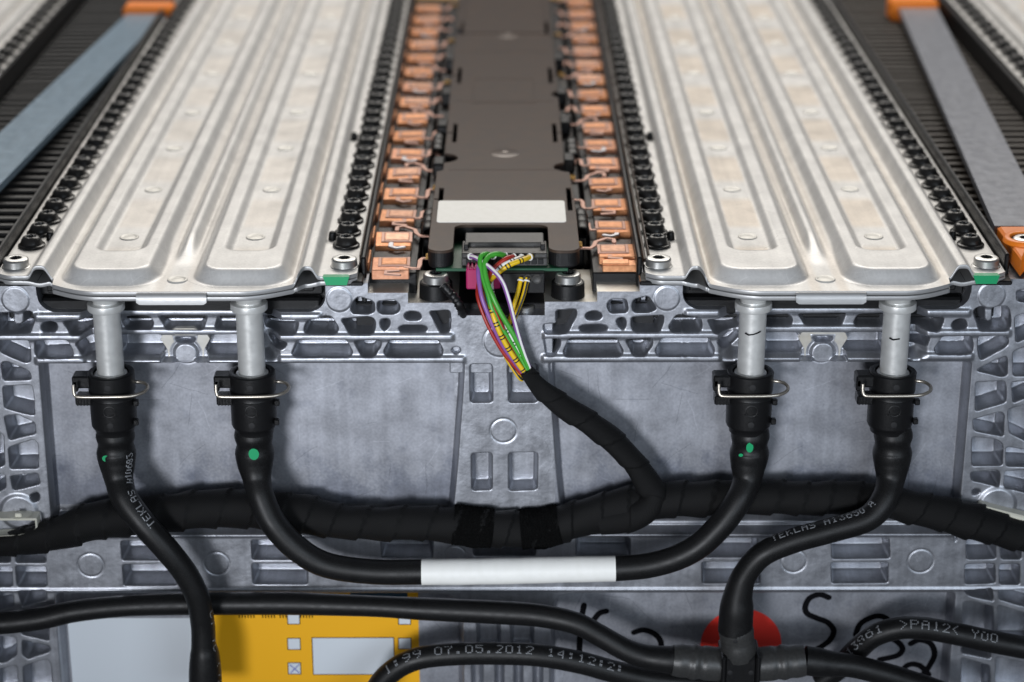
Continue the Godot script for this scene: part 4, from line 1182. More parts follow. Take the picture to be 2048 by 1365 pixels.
# ---------------------------------------------------------------- wires
func wire(path: Array, r: float, m: Material, label: String, stripe := "") -> void:
	var w := thing("wire", label, "wire", path[0], "loose wires from the connectors")
	var mb := MB.new()
	var h := sweep(mb, path, fill(path.size(), r), 12, 8)
	part("insulation", mb, m, w)
	if path[0].z < -5.5:
		mb = MB.new()
		mb.lathe([[r + 0.05, 0.9], [r + 0.55, 0.9], [r + 0.6, 0.3], [r + 0.2, 0.0]], path[0].lerp(path[1], 0.12), 18, Basis(Quaternion(Vector3.UP, (path[1] - path[0]).normalized())))
		part("port_seal", mb, M.w_white, w)
	if stripe != "":
		mb = MB.new()
		if stripe == "w_ring":
			for s in range(8, int(h.s[-1]), 7):
				for e in [0.0, 1.6]:
					var q := at_length(h, s + e)
					var t: Vector3 = q[1]
					mb.lathe([[r + 0.05, -0.35], [r + 0.07, 0.35]], q[0], 12, Basis(Quaternion(Vector3.UP, t)))
			part("ring_print", mb, M.w_black, w)
		else:
			var P := PackedVector3Array()
			for k in h.c.size():
				var t: Vector3 = h.t[k]
				var nn := (Vector3(0.35, 0.3, 1.0) - t * t.dot(Vector3(0.35, 0.3, 1.0))).normalized()
				var bb := t.cross(nn)
				for a in [-0.45, 0.0, 0.45]: P.append(h.c[k] + (nn * cos(a) + bb * sin(a)) * (r + 0.06))
			mb.grid(P, 3, h.c.size())
			for k in mb.n.size():
				if mb.n[k].z < 0: mb.n[k] = -mb.n[k]
			part("stripe", mb, M[stripe], w)

func wires() -> void:
	wire([Vector3(-17.9, 4.8, -11.0), Vector3(-13.6, 5.7, -4.0), Vector3(-6.1, 2.7, 4.0), Vector3(-1.2, -2.0, 9.0), Vector3(1.9, -10.1, 12.0), Vector3(4.4, -20.5, 12.0), Vector3(7.9, -33.8, 12.0), Vector3(11.9, -45.8, 12.0), Vector3(13.9, -50.3, 12.0)], 1.15, M.w_violet, "violet wire with a white stripe arching over the others from the wide connector", "w_white")
	wire([Vector3(-11.7, 2.5, -10.0), Vector3(-13.1, 2.6, 0), Vector3(-12.8, -2.7, 5.0), Vector3(-11.1, -11.1, 9.0), Vector3(-6.2, -23.5, 11.0), Vector3(-0.5, -35.5, 11.0), Vector3(7.9, -47.1, 12.0), Vector3(12.4, -51.7, 12.0)], 1.15, M.w_violet, "plain violet wire hanging down beside the dark red one")
	wire([Vector3(0.8, 4.2, -12.0), Vector3(-3.7, 7.6, -6.0), Vector3(-7.9, 7.3, -3.0), Vector3(-10.1, 4.3, 1.0), Vector3(-9.1, -2.1, 5.0), Vector3(-6.2, -9.1, 9.0), Vector3(-1.7, -18.3, 11.0), Vector3(4.9, -29.8, 12.0), Vector3(10.6, -43.1, 12.0), Vector3(13.1, -50.3, 12.0)], 1.3, M.w_green, "green wire looping down from the wide connector, right of the other green one")
	wire([Vector3(-5.0, 4.0, -12.0), Vector3(-9.4, 7.6, -6.0), Vector3(-12.1, 6.9, -2.0), Vector3(-11.6, 0.7, 2.0), Vector3(-8.6, -8.0, 7.0), Vector3(-6.2, -16.0, 10.0), Vector3(-1.0, -26.2, 11.0), Vector3(7.4, -40.8, 11.0), Vector3(11.9, -49.8, 12.0)], 1.25, M.w_green, "green wire twisted left of its twin below the connector")
	wire([Vector3(5.0, 4.2, -12.0), Vector3(1.2, 5.5, -6.0), Vector3(-3.7, 2.9, -3.0), Vector3(-7.4, -0.8, 0), Vector3(-8.9, -6.1, 5.0), Vector3(-6.2, -13.8, 9.0), Vector3(-1.8, -24.1, 11.0), Vector3(3.9, -36.8, 11.0), Vector3(11.4, -50.2, 11.0)], 1.1, M.w_red, "bright red wire from the wide connector that crosses behind the green wires")
	wire([Vector3(-13.1, -5.2, 0), Vector3(-13.6, -10.0, 5.0), Vector3(-11.6, -16.8, 8.0), Vector3(-7.4, -26.6, 10.0), Vector3(-1.0, -38.1, 11.0), Vector3(7.4, -48.8, 11.0), Vector3(11.1, -52.5, 12.0)], 0.95, M.w_red, "dark red wire running down the outer left side of the bundle")
	wire([Vector3(9.0, 4.2, -12.0), Vector3(4.5, 4.4, -6.0), Vector3(-1.7, 2.4, -3.0), Vector3(-6.2, -2.2, -1.0), Vector3(-6.2, -10.1, 1.0), Vector3(-2.5, -18.8, 6.0), Vector3(1.5, -26.6, 10.0), Vector3(7.4, -38.1, 11.0), Vector3(12.4, -49.7, 11.0)], 1.0, M.w_white, "white wire with black ring marks between the green and violet wires", "w_ring")
	wire([Vector3(13.2, 4.2, -12.0), Vector3(8.7, 4.4, -6.0), Vector3(2.5, 2.9, -3.0), Vector3(-3.7, -1.2, -2.0), Vector3(-8.4, -5.5, 3.0), Vector3(-7.4, -12.8, 8.0), Vector3(-4.7, -21.8, 12.0), Vector3(0.5, -33.4, 13.0), Vector3(9.4, -47.8, 13.0)], 1.3, M.w_yellow, "thick yellow wire with black marks from the rightmost port of the wide connector", "w_ring")
	wire([Vector3(8.0, -5.0, -6.0), Vector3(6.4, -11.2, -2.0), Vector3(3.5, -20.3, 2.0), Vector3(0.5, -31.0, 4.0), Vector3(1.4, -42.0, 6.0), Vector3(8.4, -51.5, 9.0)], 1.1, M.w_yellow, "plain yellow wire from the left seal of the small black connector")
	wire([Vector3(11.2, -5.0, -6.0), Vector3(9.2, -12.6, -2.0), Vector3(5.4, -21.7, 2.0), Vector3(0.5, -33.3, 3.0), Vector3(-0.5, -40.1, 6.0), Vector3(6.4, -51.5, 9.0), Vector3(8.9, -53.7, 9.0)], 1.1, M.w_yellow, "black striped yellow wire from the right seal of the small black connector", "w_black")
	wire([Vector3(-9.9, -8.1, 3.0), Vector3(-7.7, -14.1, 8.0), Vector3(-3.5, -23.9, 10.0), Vector3(2.4, -36.8, 11.0), Vector3(10.4, -50.7, 11.0)], 0.95, M.w_blue, "thin blue wire inside the bundle between the red ones")
	wire([Vector3(-10.9, -6.5, 0), Vector3(-9.4, -12.2, 6.0), Vector3(-6.2, -22.0, 8.0), Vector3(-1.8, -34.4, 9.0), Vector3(7.4, -50.1, 10.0)], 0.95, M.w_orange, "thin orange wire low in the bundle beside the thick yellow one")

# ---------------------------------------------------------------- harness
func harness() -> void:
	var wrap := func(s: float, a: float, r: float) -> float:
		var ph := fposmod(s / 15.0 + 0.16 * sin(s * 0.071) + a / TAU, 1.0)
		return r + 1.2 * pow(ph, 1.8) - 0.45 + 0.22 * sin(a * 3.0 + s * 0.11) + 0.25 * sin(s * 0.23 + a)
	var mb := MB.new()
	sweep(mb, [Vector3(-277.2, -153.9, 4.0), Vector3(-260.9, -147.6, 5.0), Vector3(-234.4, -141.4, 6.0), Vector3(-207.9, -132.4, 7.0), Vector3(-169.3, -128.1, 6.0), Vector3(-136.1, -126.4, 5.0), Vector3(-105.3, -129.6, 6.0), Vector3(-79.7, -133.5, 7.0), Vector3(-41.2, -134.4, 7.0), Vector3(-15.6, -135.8, 7.0), Vector3(10.1, -137.9, 7.0), Vector3(28.1, -135.0, 7.0), Vector3(48.6, -128.5, 6.0), Vector3(74.1, -122.8, 6.0), Vector3(99.6, -120.6, 6.0), Vector3(150.8, -120.4, 6.0), Vector3(189.3, -121.6, 6.0), Vector3(215.1, -126.8, 7.0), Vector3(241.1, -133.5, 8.0), Vector3(266.9, -141.2, 8.0), Vector3(283.3, -146.4, 8.0)],
		[6.0, 6.3, 8.3, 10.0, 9.8, 10.2, 10.4, 8.8, 9.0, 9.6, 9.6, 9.6, 9.6, 9.6, 9.2, 8.8, 8.8, 8.8, 9.6, 8.2, 8.0], 44, 30, wrap)
	var t := thing("wiring_harness", "thick black tape-wrapped wiring harness running across the whole housing wall", "wiring harness", Vector3(-0.2, -136.4, 7.0))
	part("tape_wrap", mb, M.tape, t)
	for q in [[Vector3(-26.9, -135.0, 7.0), Vector3(-16.6, -136.1, 7.0), Vector3(-6.6, -137.3, 7.0), "left"], [Vector3(8.1, -137.9, 7.0), Vector3(18.3, -137.0, 7.0), Vector3(28.1, -135.0, 7.0), "right"]]:
		mb = MB.new()
		sweep(mb, [q[0], q[1], q[2]], [10.2, 10.5, 10.2], 90, 26, func(s, a, r): return r + 0.3 * sin(a * 3.0 + s * 0.4) + rng.randf_range(-0.55, 0.45))
		part("fleece_wrap", mb, M.fleece, t, "fuzzy black fleece wrap on the harness")
	mb = MB.new()
	mb.lathe([[0.01, 0.8], [5.0, 0.8], [5.6, 0.0]], Vector3(0.4, -135.3, -3.0), 24, Basis(Vector3.RIGHT, PI / 2))
	part("mounting_foot", mb, M.plastic, t)
	mb = MB.new()
	sweep(mb, [Vector3(10.4, -47.6, 12.0), Vector3(14.4, -53.0, 12.0), Vector3(19.9, -58.8, 13.0), Vector3(29.9, -66.9, 13.0), Vector3(43.8, -76.9, 12.0), Vector3(56.7, -88.8, 10.0), Vector3(67.1, -101.7, 9.0), Vector3(73.1, -111.5, 9.0), Vector3(75.3, -118.1, 10.0), Vector3(71.3, -124.6, 11.0), Vector3(61.2, -129.7, 11.0), Vector3(48.5, -132.5, 10.0)], [3.6, 4.4, 5.2, 5.9, 6.3, 6.2, 6.2, 6.8, 7.4, 7.6, 7.4, 6.6], 32, 22, func(s, a, r): return r + 0.7 * pow(fposmod(s / 19.0 + a / TAU, 1.0), 1.6) - 0.3 + 0.15 * sin(a * 2 + s * 0.2))
	single("branch_cable", mb, M.tape, "black taped branch cable carrying the coloured wires down to the harness", "cable", "", Vector3(43.8, -76.9, 12.0))

# ---------------------------------------------------------------- hoses and their connectors
func quick_connector(x: float, z: float, label: String) -> void:
	var o := Vector3(x, 0, z)
	var t := thing("quick_connector", label, "hose connector", Vector3(x, -75, z), "quick connectors on the coolant pipes")
	var mb := MB.new()
	mb.lathe([[8.6, -56.0], [8.7, -47.4], [9.2, -46.6], [11.2, -46.8], [11.6, -47.4], [11.6, -47.4], [11.6, -56.5], [11.0, -57.0], [11.0, -59.5], [11.5, -60.0], [11.5, -60.0], [11.4, -74.5], [10.8, -76.0], [9.8, -76.6], [9.6, -79.0]], o, 44)
	part("barrel", mb, M.plastic, t)
	mb = MB.new()
	mb.box(o + Vector3(-14.0, -51.0, 0.5), Vector3(9.5, 6.4, 9.0), 0.8)
	mb.box(o + Vector3(-17.4, -53.0, 2.0), Vector3(2.6, 6.0, 6.0), 0.5)
	part("upper_lug", mb, M.plastic, t)
	mb = MB.new()
	mb.box(o + Vector3(-13.6, -61.0, 1.0), Vector3(8.4, 4.8, 8.0), 0.6)
	for k in 4: mb.box(o + Vector3(-16.6 + k * 1.6, -61.0, 5.2), Vector3(0.6, 4.4, 0.6), 0.1)
	part("lower_lug", mb, M.plastic, t)
	for k in [[10.6, -72.0, 5.0], [11.0, -62.0, 4.0]]:
		mb = MB.new()
		mb.box(o + Vector3(k[0] + 1.2, k[1], k[2]), Vector3(2.6, 3.0, 3.0), 0.4)
		part("side_nub", mb, M.plastic, t)
	for k in [-51.5, -71.5]:
		mb = MB.new()
		mb.lathe([[0.01, 0.25], [1.5, 0.25], [1.7, 0.0]], o + Vector3(0, k, 11.55), 18, Basis(Vector3.RIGHT, PI / 2))
		part("mould_mark", mb, M.void, t)
	mb = MB.new()
	mb.box(o + Vector3(0, -66.0, 11.3), Vector3(7, 0.5, 0.7), 0.1)
	mb.lathe([[2.6, 0.15], [2.9, 0.3], [3.2, 0.15]], o + Vector3(0, -64.2, 11.35), 24, Basis(Vector3.RIGHT, PI / 2))
	part("mould_line", mb, M.plastic, t)
	mb = MB.new()
	sweep(mb, [o + Vector3(-16.6, -49.4, 11.5), o + Vector3(-16.6, -52.6, 12.0), o + Vector3(-16.0, -54.6, 12.4), o + Vector3(-14.2, -55.2, 12.9), o + Vector3(-8.0, -55.2, 13.3), o + Vector3(0.0, -55.1, 13.4), o + Vector3(8.0, -55.0, 13.2), o + Vector3(13.0, -54.8, 12.2), o + Vector3(17.0, -54.4, 9.0), o + Vector3(18.4, -54.0, 4.5), o + Vector3(17.2, -53.6, 0.5), o + Vector3(14.0, -53.4, -1.8), o + Vector3(9.0, -53.4, -2.4)], fill(13, 0.85), 14, 8)
	part("spring_clip", mb, M.steel_wire, t)

func hose(label: String, path: Array, rad: Array, called := "coolant_hose") -> Array:
	var t := thing(called, label, "hose", path[0], "black coolant hoses")
	var mb := MB.new()
	var h := sweep(mb, path, rad, 32, 10)
	part("tube", mb, M.rubber, t)
	return [t, h]

func green_dot(parent: Node, at: Vector3, r: float, tall := 1.0) -> void:
	var mb := MB.new()
	var P := PackedVector3Array()
	for j in 5:
		for i in 17:
			var a := TAU * (i % 16) / 16.0
			var q := float(j) / 4.0 * r
			var x := q * cos(a); var y := q * sin(a) * tall
			P.append(at + Vector3(x, y, -x * x / 20.0 + 0.12))
	mb.grid(P, 17, 5, true, true)
	for k in mb.n.size(): mb.n[k] = Vector3(0, 0, 1)
	part("paint_dot", mb, M.green_paint, parent)

func hoses() -> void:
	M.steel_wire = mat(Color(0.55, 0.5, 0.43), 0.35, 0.9)
	quick_connector(-195.5, 14.0, "black quick connector with a wire clip on the first pipe from the left")
	quick_connector(-125.5, 14.0, "black quick connector with a wire clip on the second pipe from the left")
	quick_connector(121.8, 14.0, "black quick connector with a wire clip on the third pipe from the left")
	quick_connector(192.6, 14.0, "black quick connector with a wire clip on the rightmost pipe")
	# left hose
	var q := hose("leftmost black coolant hose bending down past the harness and the white label", [Vector3(-195.5, -76.3, 14.0), Vector3(-195.6, -81.7, 14.0), Vector3(-195.7, -86.1, 14.0), Vector3(-195.7, -90.8, 14.0), Vector3(-195.5, -97.2, 15.0), Vector3(-194.5, -104.7, 18.0), Vector3(-191.0, -112.4, 24.0), Vector3(-181.4, -123.9, 29.0), Vector3(-170.7, -137.4, 30.0), Vector3(-161.8, -152.1, 29.0), Vector3(-156.7, -166.9, 28.0), Vector3(-155.3, -181.9, 27.0), Vector3(-155.4, -192.9, 27.0), Vector3(-155.2, -199.4, 27.0), Vector3(-155.5, -209.7, 27.0), Vector3(-156.0, -226.0, 27.0)],
		[8.6, 9.8, 8.9, 9.9, 9.0, 7.2, 6.9, 6.5, 6.4, 6.2, 6.2, 6.2, 6.4, 7.6, 8.4, 8.6])
	lettering(q[0], q[1], "TEKLAS H10683", 58.0, -1.0, Vector3(0.80, 0.1, 0.62), 0.62, 0.54, 0.08)
	lettering(q[0], q[1], "C7 7C C72", 112.0, 1.0, Vector3(0.97, 0.1, 0.35), 0.5, 0.75, 0.3)
	green_dot(q[0], Vector3(-199.4, -90.3, 22.9), 1.9, 0.9)
	# U hose with the white sleeve
	q = hose("black coolant hose bent in a U and wearing a blank white sleeve", [Vector3(-126.2, -76.4, 14.0), Vector3(-126.2, -81.3, 14.0), Vector3(-126.1, -86.2, 14.0), Vector3(-126.1, -90.9, 14.0), Vector3(-126.0, -97.3, 15.0), Vector3(-125.0, -104.3, 18.0), Vector3(-122.8, -111.6, 23.0), Vector3(-117.1, -123.6, 27.0), Vector3(-106.0, -136.6, 29.0), Vector3(-91.1, -146.0, 30.0), Vector3(-68.5, -150.0, 30.0), Vector3(-42.4, -150.3, 30.0), Vector3(6.1, -149.6, 30.0), Vector3(55.7, -148.5, 30.0), Vector3(78.2, -145.4, 30.0), Vector3(95.6, -137.3, 30.0), Vector3(108.7, -124.8, 28.0), Vector3(117.5, -112.9, 24.0), Vector3(121.8, -105.2, 18.0), Vector3(122.6, -97.7, 15.0), Vector3(123.0, -91.2, 14.0), Vector3(123.0, -86.6, 14.0), Vector3(123.1, -81.6, 14.0), Vector3(123.4, -76.7, 14.0)],
		[8.6, 9.8, 8.9, 9.9, 9.0, 7.2, 6.8, 6.7, 6.6, 6.5, 6.4, 6.4, 6.4, 6.4, 6.4, 6.5, 6.6, 6.7, 7.2, 9.0, 9.9, 8.9, 9.8, 8.6])
	var mb := MB.new()
	sweep(mb, [Vector3(-42.4, -150.3, 30.0), Vector3(-17.9, -150.1, 30.0), Vector3(6.1, -149.6, 30.0), Vector3(30.2, -149.0, 30.0), Vector3(55.7, -148.5, 30.0)], [6.62, 6.68, 6.75, 6.66, 6.6], 36, 10, func(s, a, r): return r + 0.05 * sin(s * 0.3 + a * 2.0) + 0.12 * exp(-pow((s - 48.0) / 4.0, 2)) * cos(a))
	part("white_sleeve", mb, M.label, q[0], "blank white sleeve around the hose")
	green_dot(q[0], Vector3(-125.4, -87.6, 23.8), 2.6, 1.2)
	green_dot(q[0], Vector3(121.9, -84.4, 23.6), 1.8, 1.5); green_dot(q[0], Vector3(117.7, -88.8, 23.0), 1.1, 0.8)
	# right hose to the tee
	q = hose("black coolant hose in an S bend from the rightmost pipe to the tee", [Vector3(194.8, -76.8, 14.0), Vector3(194.9, -81.7, 14.0), Vector3(194.9, -86.6, 14.0), Vector3(195.0, -91.3, 14.0), Vector3(195.0, -97.8, 15.0), Vector3(194.2, -105.3, 18.0), Vector3(190.9, -113.0, 24.0), Vector3(182.0, -121.6, 28.0), Vector3(163.2, -127.3, 30.0), Vector3(144.5, -132.6, 31.0), Vector3(129.5, -139.7, 32.0), Vector3(121.2, -151.0, 32.0), Vector3(118.3, -161.8, 32.0), Vector3(117.8, -169.5, 32.0), Vector3(117.6, -176.7, 32.0), Vector3(117.6, -183.0, 32.0)],
		[8.6, 9.8, 8.9, 9.9, 9.0, 7.2, 6.9, 6.5, 6.3, 6.3, 6.2, 6.3, 7.4, 8.6, 8.8, 8.9])
	lettering(q[0], q[1], "TEKLAS A13650 A", 101.0, -1.0, Vector3(-0.15, 0.97, 0.20), 0.6, 0.58, 0.1)
	# long horizontal hose into the tee
	q = hose("long black coolant hose running level above the stickers into the tee's left arm", [Vector3(-278.0, -188.2, 14.0), Vector3(-262.4, -188.0, 14.0), Vector3(-241.7, -185.9, 13.0), Vector3(-223.4, -182.1, 12.0), Vector3(-197.5, -179.7, 11.0), Vector3(-169.1, -179.1, 10.0), Vector3(-137.9, -178.9, 10.0), Vector3(-111.8, -178.4, 11.0), Vector3(-87.3, -178.2, 13.0), Vector3(-64.9, -178.1, 15.0), Vector3(-41.5, -178.5, 17.0), Vector3(-2.8, -179.0, 20.0), Vector3(17.8, -179.7, 22.0), Vector3(35.8, -182.4, 25.0), Vector3(48.6, -188.6, 27.0), Vector3(61.5, -195.7, 29.0), Vector3(71.8, -199.2, 30.0), Vector3(82.1, -200.4, 31.0), Vector3(85.9, -200.7, 31.0)],
		[5.9, 5.9, 5.9, 5.8, 5.6, 5.9, 6.0, 6.0, 5.7, 5.5, 5.9, 6.1, 6.0, 5.8, 5.7, 5.8, 6.2, 7.0, 7.4])
	# date hose
	q = hose("black coolant hose printed with a 2012 date, arching over the yellow label's corner", [Vector3(-72.3, -235.1, 22.0), Vector3(-68.1, -224.6, 22.0), Vector3(-62.7, -216.0, 22.0), Vector3(-53.5, -208.3, 22.0), Vector3(-41.7, -203.9, 22.0), Vector3(-23.6, -202.1, 22.0), Vector3(-2.8, -201.9, 22.0), Vector3(17.9, -202.5, 23.0), Vector3(38.7, -206.7, 23.0), Vector3(57.0, -212.9, 22.0), Vector3(75.4, -218.0, 21.0), Vector3(99.0, -221.0, 20.0), Vector3(122.9, -223.4, 18.0)], fill(13, 5.9))
	lettering(q[0], q[1], "1:99 07.05.2012 14:12:2:", 26.0, 1.0, Vector3(0.0, 0.80, 0.60), 0.66, 0.79, 0.04)
	# hose on the right
	q = hose("black coolant hose with white lettering leaving the frame at the lower right", [Vector3(165.7, -224.9, 12.0), Vector3(175.4, -214.8, 14.0), Vector3(183.4, -202.7, 17.0), Vector3(191.4, -192.7, 20.0), Vector3(203.7, -187.3, 22.0), Vector3(216.4, -187.0, 23.0), Vector3(232.1, -190.0, 23.0), Vector3(247.9, -193.8, 23.0), Vector3(268.5, -198.2, 23.0), Vector3(284.8, -201.2, 23.0)], fill(10, 5.9))
	lettering(q[0], q[1], "A13861", 22.0, 1.0, Vector3(-0.2, 0.75, 0.62), 0.62, 0.70, 0.12)
	lettering(q[0], q[1], ">PA12< Y00", 56.0, 1.0, Vector3(0.05, 0.72, 0.69), 0.70, 0.78, 0.03)
	# tee's right hose
	q = hose("black coolant hose leaving the tee's right arm along the bottom edge", [Vector3(154.1, -201.1, 31.0), Vector3(161.9, -202.3, 31.0), Vector3(168.4, -203.2, 31.0), Vector3(180.1, -204.7, 31.0), Vector3(198.5, -210.0, 31.0), Vector3(217.2, -217.2, 30.0), Vector3(230.6, -222.5, 30.0), Vector3(246.6, -228.5, 30.0)], [7.6, 7.4, 6.6, 6.0, 6.0, 6.0, 6.0, 6.0])
	# the tee
	var t := thing("hose_tee", "black plastic tee fitting in front of the red sticker", "tee fitting", Vector3(120.3, -203.4, 31.0))
	mb = MB.new()
	var c: Vector3 = Vector3(120.3, -203.4, 31.0)
	mb.box(c + Vector3(0, -1.5, 0), Vector3(17.0, 20.0, 17.0), 1.4)
	mb.box(c + Vector3(-8.8, -2.0, 0), Vector3(2.4, 23.0, 20.5), 0.8)
	mb.box(c + Vector3(8.8, -2.0, 0), Vector3(2.4, 23.0, 20.5), 0.8)
	part("tee_body", mb, M.plastic, t)
	mb = MB.new()
	for e in [-1.0, 1.0]: mb.lathe([[0.01, 0.3], [1.2, 0.3], [1.4, 0.0]], c + Vector3(e * 5.4, 0, 8.5), 14, Basis(Vector3.RIGHT, PI / 2))
	part("mould_mark", mb, M.void, t)
	for e in [[-1.0, Vector3(85.9, -200.7, 31.0), "left"], [1.0, Vector3(154.1, -201.1, 31.0), "right"]]:
		mb = MB.new()
		var a: Vector3 = c + Vector3(e[0] * 9.5, 0, 0)
		var b: Vector3 = e[1]
		sweep(mb, [a, a.lerp(b, 0.3), a.lerp(b, 0.42), a.lerp(b, 0.55), a.lerp(b, 0.68), a.lerp(b, 0.85), b], [8.8, 9.0, 8.5, 9.3, 8.5, 8.6, 7.9], 32, 8)
		part("clamped_end", mb, M.rubber_worn, t)
	mb = MB.new()
	sweep(mb, [Vector3(117.5, -180.1, 32.0), Vector3(118.1, -183.6, 32.0), Vector3(118.8, -188.3, 32.0), Vector3(119.5, -192.9, 32.0), Vector3(120.0, -197.3, 31.5)], [8.5, 9.0, 8.7, 9.2, 9.0], 32, 8)
	part("clamped_end", mb, M.rubber_worn, t)
	mb = MB.new()
	mb.lathe([[0.01, 0.2], [1.0, 0.2], [1.2, 0.0]], Vector3(116.7, -184.4, 41.0), 14, Basis(Vector3.RIGHT, PI / 2))
	part("vent_hole", mb, M.void, t)

# ---------------------------------------------------------------- stickers, writing, clips
const FRONT := Basis(Vector3.RIGHT, Vector3.BACK, Vector3.DOWN)   # x right, slab height towards the viewer, z down
func plate_on(x0: float, x1: float, yb: float, yt: float, z: float, h: float, r := 0.4) -> MB:
	var mb := MB.new()
	var o := PackedVector2Array()
	for c in [[x0 + r, -yt + r, PI], [x1 - r, -yt + r, PI * 1.5], [x1 - r, -yb - r, 0.0], [x0 + r, -yb - r, PI * 0.5]]:
		for k in 4: o.append(Vector2(c[0], c[1]) + Vector2.from_angle(c[2] + PI / 2 * k / 3.0) * r)
	mb.prism(o, 0.0, h, 0.03, FRONT, Vector3(0, 0, z))
	return mb

func stickers() -> void:
	var z := -9.5
	var yb: float = -254.2
	single("white_label", plate_on(-232.9, -162.2, yb, -198.0, z, 0.14), M.paper, "blank white label on the lower left panel beside the yellow one", "label", "", Vector3(-200.6, yb, z))
	var t := thing("yellow_label", "yellow form label with white tick boxes, its lowest box crossed in blue", "label", Vector3(-104.5, yb, z))
	part("yellow_sheet", plate_on(-161.9, -46.2, yb, -182.2, z, 0.14), M.yellow, t)
	part("navy_band", plate_on(-82.2, -51.8, -186.3, -182.5, z + 0.14, 0.05), M.navy, t)
	var pm := MB.new()
	for n in 26:
		if n in [6, 7, 13, 19]: continue
		pm.hexa([Vector3(-142.0 + n * 1.55, -193.8, z + 0.2), Vector3(-142.0 + n * 1.55 + 0.9, -193.8, z + 0.2), Vector3(-142.0 + n * 1.55 + 0.9, -198.0, z + 0.2), Vector3(-142.0 + n * 1.55 + 0.35, -198.0, z + 0.2)], Vector3(0, 0, -0.05))
	part("printed_line", pm, M.ink, t)
	var k := 0
	for b in [[-116.1, -109.2, -201.9, -194.7], [-116.6, -109.4, -217.3, -210.0], [-116.9, -109.7, -232.3, -224.9], [-57.1, -50.2, -202.2, -195.0], [-57.4, -50.2, -217.0, -210.0], [-103.5, -59.4, -232.6, -209.7]]:
		var o := part("tick_box" if k < 5 else "blank_field", plate_on(b[0], b[1], b[2], b[3], z + 0.14, 0.05, 0.1), M.ink, t)
		var e := 0.45
		part("white_fill", plate_on(b[0] + e, b[1] - e, b[2] + e, b[3] - e, z + 0.19, 0.05, 0.1), M.paper, o)
		if k == 2:
			var mb := MB.new()
			mb.stroke([Vector2(b[0] + 1.2, -b[3] + 1.4), Vector2((b[0] + b[1]) * 0.5, -(b[2] + b[3]) * 0.5), Vector2(b[1] - 1.3, -b[2] - 1.2)], 0.5, 0.05, FRONT, Vector3(0, 0, z + 0.26))
			mb.stroke([Vector2(b[1] - 1.0, -b[3] + 1.2), Vector2((b[0] + b[1]) * 0.5, -(b[2] + b[3]) * 0.5 + 0.3), Vector2(b[0] + 1.5, -b[2] - 1.0)], 0.5, 0.05, FRONT, Vector3(0, 0, z + 0.30))
			part("pen_cross", mb, M.pen, o)
		k += 1
	var rc: Vector3 = Vector3(125.9, -214.5, -9.5)
	var mb := MB.new()
	var ol := PackedVector2Array()
	for i in 64: ol.append(Vector2.from_angle(TAU * i / 64.0) * 21.6)
	mb.prism(ol, 0.0, 0.14, 0.04, FRONT, rc)
	single("red_sticker", mb, M.red, "round red sticker on the lower right panel behind the tee fitting", "sticker", "", rc)
	for s in [["handwritten black letter K on the lower panel, left of the red sticker", [[Vector3(41.7, -190.6, -9.5), Vector3(40.4, -199.3, -9.5), Vector3(39.8, -209.8, -9.5), Vector3(39.4, -222.9, -9.5)], [Vector3(53.6, -194.2, -9.5), Vector3(50.0, -195.4, -9.5), Vector3(47.1, -199.3, -9.5), Vector3(44.0, -204.7, -9.5)]]],
			["handwritten black curve like a 2 between the K and the red sticker", [[Vector3(68.5, -207.1, -9.5), Vector3(73.0, -205.6, -9.5), Vector3(78.4, -207.2, -9.5), Vector3(82.5, -211.4, -9.5), Vector3(83.2, -217.5, -9.5), Vector3(80.1, -223.6, -9.5)]]],
			["large handwritten black letter S right of the red sticker", [[Vector3(171.4, -186.3, -9.5), Vector3(166.5, -184.5, -9.5), Vector3(161.3, -186.6, -9.5), Vector3(159.2, -191.7, -9.5), Vector3(160.5, -195.9, -9.5), Vector3(165.7, -198.6, -9.5), Vector3(171.7, -201.3, -9.5), Vector3(175.1, -206.1, -9.5), Vector3(173.5, -211.6, -9.5), Vector3(168.7, -216.1, -9.5), Vector3(163.5, -218.8, -9.5)]]],
			["handwritten black numeral partly behind the lettered hose right of the S", [[Vector3(187.0, -208.6, -9.5), Vector3(188.8, -202.5, -9.5), Vector3(193.3, -198.9, -9.5), Vector3(198.6, -197.4, -9.5), Vector3(203.5, -199.5, -9.5), Vector3(207.1, -206.2, -9.5)], [Vector3(203.9, -209.8, -9.5), Vector3(209.4, -212.8, -9.5), Vector3(212.6, -217.1, -9.5), Vector3(210.0, -221.3, -9.5), Vector3(200.7, -223.8, -9.5)]]],
			["rightmost handwritten black numeral, a 2 below the lettered hose", [[Vector3(216.7, -214.1, -9.5), Vector3(221.4, -211.9, -9.5), Vector3(227.4, -214.1, -9.5), Vector3(230.0, -220.2, -9.5), Vector3(228.3, -226.3, -9.5), Vector3(224.9, -232.4, -9.5), Vector3(220.4, -236.1, -9.5)], [Vector3(212.5, -231.4, -9.5), Vector3(216.5, -226.9, -9.5), Vector3(222.5, -227.5, -9.5), Vector3(227.7, -233.0, -9.5)]]]]:
		mb = MB.new()
		var n := 0
		for line in s[1]:
			var pts := []
			for j in line.size() - 1:
				for e in 4:
					var a: Vector3 = line[maxi(j - 1, 0)]; var b: Vector3 = line[j]; var c: Vector3 = line[j + 1]; var d: Vector3 = line[mini(j + 2, line.size() - 1)]
					var w := b.cubic_interpolate(c, a, d, e / 4.0)
					pts.append(Vector2(w.x, -w.y))
			pts.append(Vector2(line[-1].x, -line[-1].y))
			mb.stroke(pts, 3.2, 0.06, FRONT, Vector3(0, 0, z + 0.04 + 0.08 * n))
			n += 1
		single("handwriting", mb, M.ink, s[0], "handwriting", "black marker writing on the lower panel", s[1][0][0])
	# cream cable clips
	var c1: Vector3 = Vector3(-251.7, -133.4, 6.0)
